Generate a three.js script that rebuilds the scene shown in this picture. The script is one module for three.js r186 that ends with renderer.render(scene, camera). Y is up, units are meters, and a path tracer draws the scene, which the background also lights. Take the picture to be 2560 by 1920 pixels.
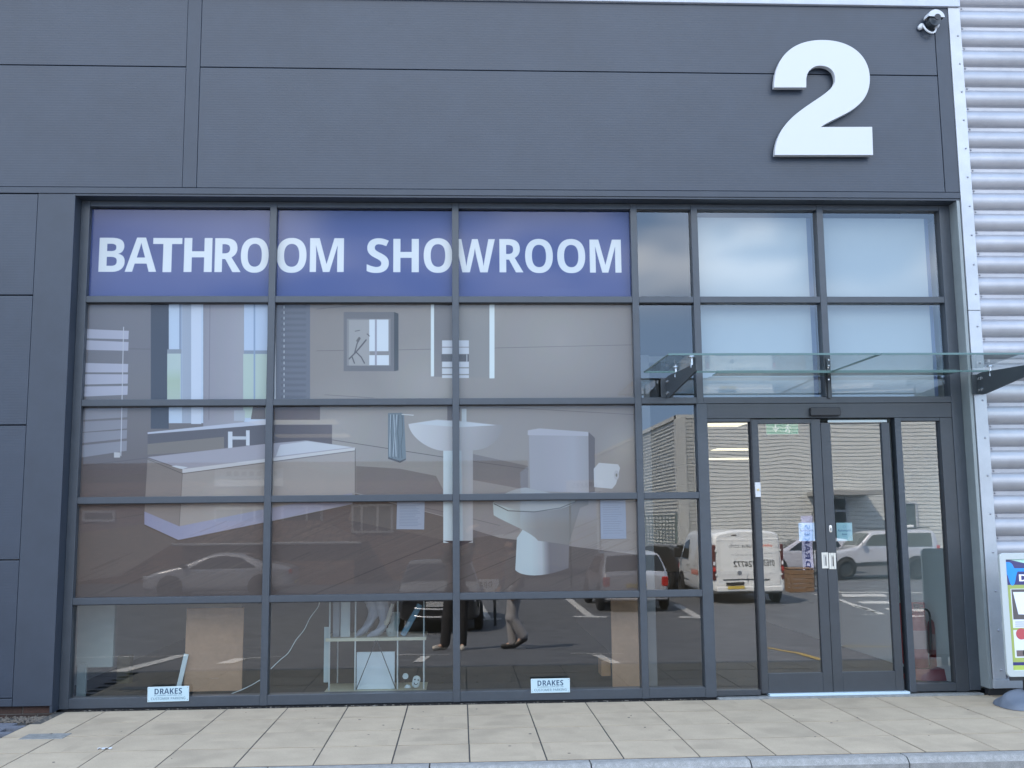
import * as THREE from 'three';
import { RoundedBoxGeometry } from 'three/addons/geometries/RoundedBoxGeometry.js';
import { mergeGeometries } from 'three/addons/utils/BufferGeometryUtils.js';
import { MarchingCubes } from 'three/addons/objects/MarchingCubes.js';
import { RectAreaLightUniformsLib } from 'three/addons/lights/RectAreaLightUniformsLib.js';

RectAreaLightUniformsLib.init();
// ------------------------------------------------------------------ camera, sky, sun, exposure
const scene = new THREE.Scene();
const EYE = new THREE.Vector3(0, 1.3856, 8.2);
const camera = new THREE.PerspectiveCamera(2 * Math.atan(960 / 2600) * 180 / Math.PI, 4 / 3, 0.05, 900);
camera.position.copy(EYE);
camera.rotation.set(0.13025, -0.05061, -0.009844, 'YXZ');
camera.updateMatrixWorld();

const renderer = new THREE.WebGLRenderer({ antialias: true });
renderer.setSize(1024, 768);
renderer.toneMapping = THREE.LinearToneMapping;
renderer.toneMappingExposure = 3.12;
renderer.shadowMap.enabled = true;

// value noise, seeded
function rng(seed) { let s = seed >>> 0; return () => { s = (s + 0x6D2B79F5) >>> 0; let t = Math.imul(s ^ (s >>> 15), 1 | s); t = (t + Math.imul(t ^ (t >>> 7), 61 | t)) ^ t; return ((t ^ (t >>> 14)) >>> 0) / 4294967296; }; }
function hash2(i, j, s) { let n = Math.imul(i, 374761393) + Math.imul(j, 668265263) + Math.imul(s, 974634777); n = Math.imul(n ^ (n >>> 13), 1274126177); n ^= n >>> 16; return (n >>> 0) / 4294967296; }
function vnoise(x, y, s = 0, px = 0, py = 0) {
  const i = Math.floor(x), j = Math.floor(y), f = x - i, g = y - j, u = f * f * (3 - 2 * f), v = g * g * (3 - 2 * g);
  const w = (a, p) => p ? ((a % p) + p) % p : a;
  const a = hash2(w(i, px), w(j, py), s), b = hash2(w(i + 1, px), w(j, py), s), c = hash2(w(i, px), w(j + 1, py), s), d = hash2(w(i + 1, px), w(j + 1, py), s);
  return a + (b - a) * u + (c - a) * v + (a - b - c + d) * u * v;
}
function fbm(x, y, o = 5, s = 0) { let t = 0, a = 0.5, n = 0; for (let k = 0; k < o; k++) { t += a * vnoise(x, y, s + k); n += a; a *= 0.5; x = x * 2.03 + 17.1; y = y * 2.03 + 5.7; } return t / n; }
const smooth = (a, b, x) => { const t = Math.min(1, Math.max(0, (x - a) / (b - a))); return t * t * (3 - 2 * t); };

const SUN = new THREE.Vector3(-0.62, 1, -0.6).normalize();
function makeSky() {
  const w = 1024, h = 512, data = new Float32Array(w * h * 4);
  for (let j = 0; j < h; j++) {
    const el = ((j + 0.5) / h - 0.5) * Math.PI, y = Math.sin(el);
    for (let i = 0; i < w; i++) {
      const az = ((i + 0.5) / w - 0.5) * 2 * Math.PI, x = Math.cos(el) * Math.cos(az), z = Math.cos(el) * Math.sin(az), k = (j * w + i) * 4;
      const e = Math.max(y, 0), t = Math.pow(1 - e, 4);
      let r = 0.34 + 0.08 * t, g = 0.52 + 0.12 * t, b = 0.84 + 0.14 * t;
      const glow = Math.pow(Math.max(0, x * SUN.x + y * SUN.y + z * SUN.z), 10);
      r += 0.5 * glow; g += 0.5 * glow; b += 0.5 * glow;
      const p = 1 / (e + 0.16), n = fbm(x * p * 1.25 + 3.2, z * p * 1.25 + 8.4, 6, 11), m = fbm(x * p * 2.6 + 31, z * p * 2.6 + 4, 4, 40);
      const c = smooth(0.41, 0.57, n) * smooth(0.17, 0.27, e);
      const white = 1.65 - 1.0 * smooth(0.5, 0.78, n) + 0.5 * (m - 0.5);
      r += (white * 0.95 - r) * c; g += (white * 1.0 - g) * c; b += (white * 1.07 - b) * c;
      if (y < 0) { r = 0.35; g = 0.35; b = 0.36; }
      data[k] = r; data[k + 1] = g; data[k + 2] = b; data[k + 3] = 1;
    }
  }
  const tex = new THREE.DataTexture(data, w, h, THREE.RGBAFormat, THREE.FloatType);
  tex.mapping = THREE.EquirectangularReflectionMapping; tex.magFilter = THREE.LinearFilter; tex.minFilter = THREE.LinearFilter; tex.needsUpdate = true;
  return tex;
}
scene.background = makeSky();
scene.environment = scene.background;
const SKY = 1.0;
scene.backgroundIntensity = SKY; scene.environmentIntensity = SKY;

const sun = new THREE.DirectionalLight(0xfff1de, 5.0);
sun.position.copy(SUN).multiplyScalar(80);
sun.target.position.set(4, 0, 14);
sun.position.add(sun.target.position);
sun.castShadow = true; sun.shadow.mapSize.set(4096, 4096);
Object.assign(sun.shadow.camera, { left: -50, right: 50, top: 50, bottom: -50, near: 1, far: 220 });
sun.shadow.radius = 1;
scene.add(sun, sun.target);

// ------------------------------------------------------------------ helpers
const used = {};
function numbered(n) { used[n] = (used[n] ?? -1) + 1; return used[n] ? `${n}_${String(used[n]).padStart(3, '0')}` : n; }
function shade(m) { m.castShadow = true; m.receiveShadow = true; return m; }
function thing(name, label, category, [x, y, z] = [0, 0, 0], turn = 0, group) {
  const o = new THREE.Group(); o.name = numbered(name); o.position.set(x, y, z); o.rotation.y = turn;
  o.userData = { label, category }; if (group) o.userData.group = group; scene.add(o); return o;
}
function structure(name, label) { const o = new THREE.Group(); o.name = numbered(name); o.userData = { label, kind: 'structure' }; scene.add(o); return o; }
function part(name, geo, mat, parent, label) {
  const m = shade(new THREE.Mesh(Array.isArray(geo) ? join(geo) : geo, mat)); m.name = name; if (label) m.userData.label = label; parent.add(m); return m;
}
function clean(g) { g = g.index ? g.toNonIndexed() : g.clone(); for (const k of Object.keys(g.attributes)) if (!['position', 'normal', 'uv'].includes(k)) g.deleteAttribute(k); if (!g.attributes.uv) g.setAttribute('uv', new THREE.BufferAttribute(new Float32Array(g.attributes.position.count * 2), 2)); if (!g.attributes.normal) g.computeVertexNormals(); return g; }
function join(list) { return mergeGeometries(list.map(clean)); }
function metres(g) { // uv in metres from the position, by the way each face points
  g = clean(g); const p = g.attributes.position, n = g.attributes.normal, u = g.attributes.uv;
  for (let i = 0; i < p.count; i++) {
    const ax = Math.abs(n.getX(i)), ay = Math.abs(n.getY(i)), az = Math.abs(n.getZ(i));
    if (az >= ax && az >= ay) u.setXY(i, p.getX(i), p.getY(i)); else if (ax >= ay) u.setXY(i, p.getZ(i), p.getY(i)); else u.setXY(i, p.getX(i), p.getZ(i));
  }
  return g;
}
function box(x0, x1, y0, y1, z0, z1, b = 0) {
  const w = x1 - x0, h = y1 - y0, d = z1 - z0;
  const g = b ? new RoundedBoxGeometry(w, h, d, 1, Math.min(b, w / 2.1, h / 2.1, d / 2.1)) : new THREE.BoxGeometry(w, h, d);
  g.translate((x0 + x1) / 2, (y0 + y1) / 2, (z0 + z1) / 2); return metres(g);
}
function bar(a, b, r, seg = 6) {
  const A = new THREE.Vector3(...a), B = new THREE.Vector3(...b), d = B.clone().sub(A), g = new THREE.CylinderGeometry(r, r, d.length(), seg);
  g.applyQuaternion(new THREE.Quaternion().setFromUnitVectors(new THREE.Vector3(0, 1, 0), d.normalize())); g.translate(...A.add(B).multiplyScalar(0.5).toArray()); return g;
}
function tube(pts, r, n = 40, seg = 8) { return new THREE.TubeGeometry(new THREE.CatmullRomCurve3(pts.map((p) => new THREE.Vector3(...p))), n, r, seg); }
function cyl(r0, r1, h, seg, x, y, z, axis = 'y') { const g = new THREE.CylinderGeometry(r0, r1, h, seg); if (axis === 'z') g.rotateX(Math.PI / 2); if (axis === 'x') g.rotateZ(Math.PI / 2); g.translate(x, y, z); return g; }
function extrude(pts, depth, bevel = 0) { const s = new THREE.Shape(pts.map((p) => new THREE.Vector2(...p))); return new THREE.ExtrudeGeometry(s, { depth, bevelEnabled: bevel > 0, bevelSize: bevel, bevelThickness: bevel, bevelSegments: 2 }); }

// surveyed points: a point of the photograph (2560 x 1920) carried to a real plane of the place
const ray = (px, py) => new THREE.Vector3((px - 1280) / 2600, -(py - 960) / 2600, -1).applyEuler(camera.rotation);
const at = (px, py, z = 0) => { const d = ray(px, py), t = (z - EYE.z) / d.z; return [EYE.x + d.x * t, EYE.y + d.y * t]; };
const GLASS = -0.05;
const seen = (px, py, z) => at(px, py, 2 * GLASS - z);          // where a thing mirrored in the glass stands, z metres in front of it
const roadY = (z) => z < 8 ? -0.12 - 0.48 * Math.max(0, z - 2.06) / 5.94 : z < 14 ? -0.6 - 0.35 * (z - 8) / 6 : -0.95;
const seenRoad = (px, py) => { const d = ray(px, py); let t = (2 * GLASS - 8 - EYE.z) / d.z; for (let k = 0; k < 60; k++) { const z = 2 * GLASS - (EYE.z + d.z * t); t = t * 0.5 + 0.5 * (roadY(Math.min(z, 60)) - EYE.y) / d.y; } return [EYE.x + d.x * t, 2 * GLASS - (EYE.z + d.z * t)]; };

// ------------------------------------------------------------------ textures and materials
function dataTex(w, h, f, srgb = true) {
  const d = new Uint8Array(w * h * 4); for (let j = 0; j < h; j++) for (let i = 0; i < w; i++) { const c = f(i, j), k = (j * w + i) * 4; d[k] = c[0]; d[k + 1] = c[1]; d[k + 2] = c[2]; d[k + 3] = 255; }
  const t = new THREE.DataTexture(d, w, h); t.wrapS = t.wrapT = THREE.RepeatWrapping; t.magFilter = THREE.LinearFilter; t.minFilter = THREE.LinearFilter; if (srgb) t.colorSpace = THREE.SRGBColorSpace; t.needsUpdate = true; return t;
}
const g1 = (v) => { v = Math.max(0, Math.min(255, v)); return [v, v, v]; };
function rep(t, sx, sy) { const c = t.clone(); c.repeat.set(sx, sy); c.needsUpdate = true; return c; }
const R0 = rng(7);
const tMottle = dataTex(256, 256, (i, j) => { const n = 0.5 * vnoise(i / 32, j / 32, 1, 8, 8) + 0.3 * vnoise(i / 8, j / 8, 2, 32, 32) + 0.2 * R0(); return g1(222 + 30 * n); });
const tGrain = dataTex(256, 256, (i, j) => g1(150 + 80 * R0() + 25 * vnoise(i / 16, j / 16, 9, 16, 16)));
const tRib = dataTex(8, 128, (i, j) => g1(128 + 100 * Math.sin(j / 128 * 2 * Math.PI * 8)), false);
const tSmear = dataTex(256, 256, (i, j) => g1(95 + 70 * vnoise(i / 16, j / 64, 3, 16, 4) + 40 * vnoise(i / 4, j / 32, 4, 64, 8)), false);
const tBrick = dataTex(256, 256, (i, j) => {
  const row = Math.floor(j / 16), x = (i + (row % 2) * 21) % 256, col = Math.floor(x / 42.7), mx = x - col * 42.7, my = j % 16;
  if (my < 2 || mx < 2) return [150, 140, 128]; const v = 0.75 + 0.4 * hash2(col, row, 5) + 0.1 * R0(); return [118 * v, 90 * v, 76 * v];
});
const tTile = dataTex(128, 128, (i, j) => { const v = 0.72 + 0.25 * hash2(Math.floor(i / 16), Math.floor(j / 16), 8) - (i % 16 < 3 ? 0.3 : 0) - (j % 16 < 2 ? 0.3 : 0); return [150 * v, 128 * v, 116 * v]; });
const tWood = dataTex(256, 256, (i, j) => { const n = vnoise(i / 3 + 4 * vnoise(i / 40, j / 90, 3, 0, 0), j / 70, 6), v = 0.82 + 0.22 * n + 0.05 * R0(); return [196 * v, 152 * v, 108 * v]; });
const tAsphalt = dataTex(512, 512, (i, j) => g1(188 + 30 * vnoise(i / 64, j / 64, 31, 8, 8) + 40 * R0() - 20));
const tSlab = [0, 1, 2].map((k) => dataTex(256, 256, (i, j) => { const n = fbm(i / 40 + k * 9, j / 40, 4, 50 + k), s = fbm(i / 90 + 4, j / 90 + k * 7, 3, 70 + k), v = 0.86 + 0.1 * n + 0.07 * (R0() - 0.5) - 0.05 * smooth(0.55, 0.75, s); return [228 * v, 217 * v, 198 * v]; }));

const M = {};
const std = (c, rough, o = {}) => new THREE.MeshStandardMaterial({ color: new THREE.Color().setRGB(...c), roughness: rough, ...o });
const phys = (c, rough, o = {}) => new THREE.MeshPhysicalMaterial({ color: new THREE.Color().setRGB(...c), roughness: rough, ...o });
M.clad = std([0.031, 0.042, 0.061], 0.42, { map: rep(tMottle, 0.45, 0.45), bumpMap: rep(tRib, 1, 6), bumpScale: 0.0003 });
M.clad.roughness = 0.4;
M.trimDark = std([0.033, 0.043, 0.06], 0.45, { map: rep(tMottle, 0.8, 0.8) });
M.frame = std([0.05, 0.06, 0.072], 0.38, { map: rep(tMottle, 1.3, 1.3) });
M.frameDoor = std([0.042, 0.048, 0.055], 0.4, { map: rep(tMottle, 1.3, 1.3) });
M.gasket = std([0.012, 0.012, 0.014], 0.6);
M.white = std([0.5, 0.53, 0.58], 0.4, { map: rep(tMottle, 0.5, 0.5) });
M.signWhite = std([0.5, 0.51, 0.52], 0.35);
M.silver = std([0.41, 0.41, 0.43], 0.38, { metalness: 0.35, map: rep(tMottle, 0.6, 0.6) });
M.silverTrim = std([0.46, 0.48, 0.5], 0.34, { metalness: 0.3, map: rep(tMottle, 0.6, 0.6) });
M.jamb = std([0.26, 0.29, 0.29], 0.45, { metalness: 0.2, map: rep(tMottle, 0.6, 0.6) });
M.steel = std([0.6, 0.61, 0.62], 0.25, { metalness: 0.9 });
M.screw = std([0.3, 0.31, 0.34], 0.4, { metalness: 0.6 });
M.darkSteel = std([0.045, 0.053, 0.06], 0.45, { metalness: 0.2 });
M.black = std([0.02, 0.02, 0.022], 0.5);
M.rubber = std([0.015, 0.015, 0.016], 0.8);
M.glass = phys([0.74, 0.79, 0.8], 0, { transmission: 1, thickness: 0, ior: 1.95 });
M.filmGlass = phys([0.86, 0.88, 0.88], 0, { transmission: 1, thickness: 0, ior: 1.38 });
M.doorGlass = phys([0.74, 0.79, 0.79], 0, { transmission: 1, thickness: 0, ior: 2.333 });
M.canopyGlass = phys([0.84, 0.9, 0.88], 0, { transmission: 1, thickness: 0, ior: 1.48 });
M.canopyEdge = std([0.09, 0.15, 0.14], 0.15);
M.canopyDirt = phys([0.5, 0.55, 0.52], 0.9, { transparent: true, opacity: 0.12 });
M.film = std([0.42, 0.44, 0.44], 0.7);
M.asphalt = std([0.175, 0.185, 0.205], 0.92, { map: rep(tAsphalt, 0.5, 0.5) });
M.paint = std([0.8, 0.8, 0.78], 0.75, { map: rep(tGrain, 2, 2) });
M.yellow = std([0.6, 0.42, 0.1], 0.75, { map: rep(tGrain, 2, 2) });
M.kerb = std([0.42, 0.405, 0.375], 0.9, { map: rep(tGrain, 3, 3) });
M.bed = std([0.06, 0.055, 0.048], 1);
M.slabs = [0.55, 0.565, 0.58].map((v, k) => std([v * 1.1, v * 0.98, v * 0.84], 0.9, { map: rep(tSlab[k], 1.1, 1.1) }));
M.paver = std([0.19, 0.2, 0.235], 0.9, { map: rep(tGrain, 4, 4) });
M.gravel = std([0.16, 0.14, 0.12], 1, { map: rep(tGrain, 2, 2) });
M.brickDark = [0, 1, 2].map((k) => std([0.06 + 0.02 * k, 0.038 + 0.008 * k, 0.03 + 0.006 * k], 0.9, { map: rep(tGrain, 5, 5) }));
M.mortar = std([0.1, 0.09, 0.08], 1);
M.wallIn = std([0.42, 0.42, 0.41], 0.85);
M.wallWhite = std([0.8, 0.86, 0.84], 0.8);
M.floorIn = std([0.06, 0.062, 0.066], 0.7, { map: rep(tMottle, 1, 1) });
M.ceilIn = std([0.3, 0.3, 0.29], 0.9);
M.board = std([0.42, 0.25, 0.145], 0.8, { map: rep(tMottle, 1.5, 1.5) });
M.pale = std([0.55, 0.62, 0.62], 0.7);
M.paper = std([0.6, 0.7, 0.78], 0.8);
M.lamp = new THREE.MeshStandardMaterial({ color: 0xffffff, emissive: new THREE.Color(1, 0.86, 0.6), emissiveIntensity: 0.5 });
M.red = std([0.25, 0.025, 0.025], 0.35);
M.brick = std([1, 1, 1], 0.95, { map: rep(tBrick, 0.8, 0.8) });
M.roofTile = std([1, 1, 1], 0.9, { map: rep(tTile, 0.45, 0.45) });
M.wood = std([0.42, 0.42, 0.42], 0.8, { map: rep(tWood, 1, 1) });

function canvasTex(w, h, draw) { const c = document.createElement('canvas'); c.width = w; c.height = h; draw(c.getContext('2d'), w, h); const t = new THREE.CanvasTexture(c); t.colorSpace = THREE.SRGBColorSpace; return t; }
function glyph(ctx, ch, x0, x1, y0, y1, font = 'bold 400px sans-serif') { // one letter fitted to a box
  ctx.save(); ctx.font = font; const m = ctx.measureText(ch), w = m.actualBoundingBoxRight + m.actualBoundingBoxLeft, h = m.actualBoundingBoxAscent + m.actualBoundingBoxDescent;
  ctx.translate(x0, y0); ctx.scale((x1 - x0) / w, (y1 - y0) / h); ctx.fillText(ch, m.actualBoundingBoxLeft, m.actualBoundingBoxAscent); ctx.restore();
}
function words(ctx, s, cx, cy, width, height, font) { glyph(ctx, s, cx - width / 2, cx + width / 2, cy - height / 2, cy + height / 2, font); }
// a flat sheet with the whole canvas on its front
function sheet(w, h) { return new THREE.PlaneGeometry(w, h); }

// ------------------------------------------------------------------ ground
{
  const g = structure('ground', 'grey tarmac ground around the retail units');
  part('tarmac', metres(new THREE.PlaneGeometry(700, 700).rotateX(-Math.PI / 2).translate(0, -1.25, 0)), M.asphalt, g);
  const road = structure('car_park', 'dark tarmac car park sloping down from the kerb with white bay lines');
  const zs = [2.0, 8, 14, 90], W = 70, pos = [], idx = [];
  zs.forEach((z) => { pos.push(-W, roadY(z), z, W, roadY(z), z); });
  for (let k = 0; k < zs.length - 1; k++) { const a = 2 * k; idx.push(a, a + 2, a + 1, a + 1, a + 2, a + 3); }
  const rg = new THREE.BufferGeometry(); rg.setAttribute('position', new THREE.Float32BufferAttribute(pos, 3)); rg.setIndex(idx); rg.computeVertexNormals();
  part('road_surface', metres(rg), M.asphalt, road);
  const strip = (a, b, w, mat = M.paint, name = 'road_marking') => { // a painted line between two surveyed points of the tarmac
    const dx = b[0] - a[0], dz = b[1] - a[1], l = Math.hypot(dx, dz), nx = -dz / l * w / 2, nz = dx / l * w / 2, n = 8, p = [], id = [];
    for (let k = 0; k <= n; k++) { const x = a[0] + dx * k / n, z = a[1] + dz * k / n; for (const s of [1, -1]) p.push(x + s * nx, roadY(z + s * nz) + 0.005, z + s * nz); if (k < n) id.push(2 * k, 2 * k + 2, 2 * k + 1, 2 * k + 2, 2 * k + 3, 2 * k + 1); }
    const q = new THREE.BufferGeometry(); q.setAttribute('position', new THREE.Float32BufferAttribute(p, 3)); q.setIndex(id); q.computeVertexNormals();
    if (q.attributes.normal.getY(0) < 0) { q.setIndex(id.reverse()); q.computeVertexNormals(); }
    part(name, metres(q), mat, road);
  };
  const L = (x0, y0, x1, y1, w = 0.09, mat) => strip(seenRoad(x0, y0), seenRoad(x1, y1), w, mat);
  L(1433, 1542, 1517, 1543, 0.32); L(1421, 1497, 1475, 1541, 0.2);
  L(1699, 1543, 1765, 1544, 0.34); L(1692, 1512, 1745, 1542, 0.22);
  L(1426, 1634, 1560, 1634, 0.12); L(1490, 1637, 1608, 1694, 0.13);
  L(173, 1645, 456, 1640, 0.1); L(456, 1638, 171, 1712, 0.2); L(420, 1645, 258, 1641, 0.02);
  L(560, 1660, 605, 1646, 0.2); L(600, 1648, 700, 1641, 0.14); L(993, 1637, 1123, 1638, 0.12); L(1064, 1641, 1045, 1656, 0.13);
  L(1163, 1551, 1256, 1547, 0.26); L(1195, 1498, 1222, 1548, 0.14);
  L(1000, 1547, 1050, 1547, 0.08);
  L(2108, 1488, 2214, 1489, 1.1); L(2153, 1507, 2262, 1506, 0.85); L(2218, 1525, 2332, 1525, 0.75); L(2245, 1540, 2330, 1540, 0.3); L(2100, 1481, 2330, 1482, 0.3);
  L(2102, 1498, 2205, 1537, 0.16); L(2135, 1513, 2195, 1534, 0.12); L(2160, 1538, 2205, 1538, 0.06);
  L(2036, 1487, 2060, 1492, 0.12);
  L(1921, 1620, 1995, 1632, 0.09, M.yellow); L(2109, 1616, 2232, 1617, 0.22, M.yellow); L(1995, 1632, 2060, 1652, 0.09, M.yellow);
  L(2109, 1660, 2135, 1672, 0.09, M.yellow);
}
const SLABX = (k) => 0.05 + 0.4505 * k;
{
  const pv = structure('pavement', 'pale concrete slab pavement in front of the shopfront');
  const rows = [0.035, 0.495, 0.96, 1.45, 1.932], r = rng(21);
  part('slab_bed', box(-3.02, 11, -0.3, -0.0032, 0.02, 1.936), M.bed, pv);
  for (let k = -7; k < 24; k++) for (let j = 0; j < 4; j++) {
    let x0 = SLABX(k) + 0.0036, x1 = SLABX(k + 1) - 0.0036, z0 = rows[j] + 0.0058, z1 = rows[j + 1] - 0.0058;
    if (k === -7) { x0 = -3.02; if (j === 0) x0 = -2.945; }
    const t = (r() - 0.5) * 0.003, b = box(x0 + r() * 0.002, x1 - r() * 0.002, -0.045, t * 0.4, z0 + r() * 0.0012, z1 - r() * 0.0012);
    const off = [r() * 3, r() * 3], u = b.attributes.uv; for (let i = 0; i < u.count; i++) u.setXY(i, u.getX(i) + off[0], u.getY(i) + off[1]);
    part('slab', b, M.slabs[Math.floor(r() * 3)], pv);
  }
  const kb = structure('kerb', 'grey concrete kerb stones along the pavement edge');
  for (let k = -8; k < 13; k++) {
    const x0 = 0.745 + 0.925 * k, s = extrude([[0, -0.3], [0.125, -0.3], [0.125, -0.03], [0.098, -0.006], [0.085, 0], [0, 0]], 0.917);
    s.rotateY(-Math.PI / 2); s.translate(x0 + 0.921, -0.003, 1.938); // profile across z
    part('kerb_stone', metres(s), M.kerb, kb);
  }
  const gs = thing('inspection_cover', 'dull grey inspection cover let into the slabs at bottom left', 'inspection cover', [0, 0, 0]);
  const c = fl0(110, 1842), d = fl0(168, 1834); const cx = (c[0] + d[0]) / 2 - 0.04, cz = 0.95 + 0.0;
  part('cover_plate', box(-2.88, -2.6, -0.006, 0.003, 0.86, 1.03, 0.002), std([0.34, 0.335, 0.31], 0.85, { map: rep(tGrain, 3, 3) }), gs);
  part('lifting_key_slot', box(-2.735, -2.722, 0.0025, 0.0045, 0.868, 0.885), M.black, gs);
}
{
  // litter on the slabs
  const a = fl0(262, 1874), o = thing('paper_scrap', 'small white paper scrap on the slabs at bottom left', 'litter', [a[0], 0.004, a[1]], 0.1); const g = new THREE.PlaneGeometry(0.085, 0.016, 8, 2), p = g.attributes.position; g.rotateX(-Math.PI / 2); for (let i = 0; i < p.count; i++) p.setY(i, 0.004 + 0.006 * Math.sin(i * 1.7)); g.computeVertexNormals(); part('paper', g, M.signWhite, o);
  const r = rng(77), spots = [], bits = []; for (let k = 0; k < 34; k++) { const q = new THREE.CylinderGeometry(1, 1, 0.0012, 9), s = 0.004 + 0.007 * r(); q.scale(s, 1, s * (0.6 + 0.4 * r())); q.translate(-2.5 + 6.2 * r(), 0.0016, 0.15 + 1.7 * r()); spots.push(q); }
  const gm = part('gum_spots', spots, std([0.06, 0.055, 0.05], 0.9), scene); gm.userData = { label: 'small dark gum spots scattered over the pavement slabs', kind: 'stuff', category: 'litter' };
  for (let k = 0; k < 240; k++) { const q = new THREE.TetrahedronGeometry(0.003 + 0.008 * r() * r()), s = 0.5 + r(); q.scale(s * 1.6, 0.5, s); q.rotateY(r() * 6); q.translate(-2.9 + 4.75 * r(), 0.003, 0.008 + 0.035 * r() * r()); bits.push(q); }
  const db = part('wall_grit', bits, std([0.2, 0.18, 0.15], 1), scene); db.userData = { label: 'line of grit and dead leaf bits along the foot of the shopfront', kind: 'stuff', category: 'grit' };
}
function fl0(px, py, y = 0) { const d = ray(px, py), t = (y - EYE.y) / d.y; return [EYE.x + d.x * t, EYE.z + d.z * t]; }
{
  // blue-grey block paving and the strip of gravel left of the slabs
  const bp = structure('block_paving', 'blue grey block paving left of the slabs'); const r = rng(5);
  part('paving_bed', box(-9, -3.03, -0.3, -0.022, 0.13, 1.936), M.bed, bp);
  for (let j = 0; j < 15; j++) for (let k = 0; k < 12; k++) { const x1 = -3.035 - k * 0.205 + (j % 2 ? 0 : -0.1), z0 = 0.42 + j * 0.1; if (z0 > 1.83) continue; part('block', box(x1 - 0.2, x1, -0.05, -0.004 + 0.003 * (r() - 0.5), z0 + 0.003, z0 + 0.098), M.paver, bp); }
  const pts = [], gg = new THREE.DodecahedronGeometry(1, 0);
  for (let k = 0; k < 620; k++) { const s = 0.004 + 0.012 * r() * r(), q = gg.clone(); q.scale(s, s * 0.7, s); q.rotateY(r() * 6); q.translate(-2.96 - 2.2 * r() * r() - (r() < 0.5 ? 0.06 : 0), -0.012 + s * 0.4, 0.15 + 0.25 * r()); pts.push(q); }
  const gv = part('gravel_strip', pts, std([0.13, 0.11, 0.09], 1), scene, undefined); gv.userData = { label: 'strip of loose stones at the foot of the brick plinth', kind: 'stuff', category: 'gravel' };
}

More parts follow.
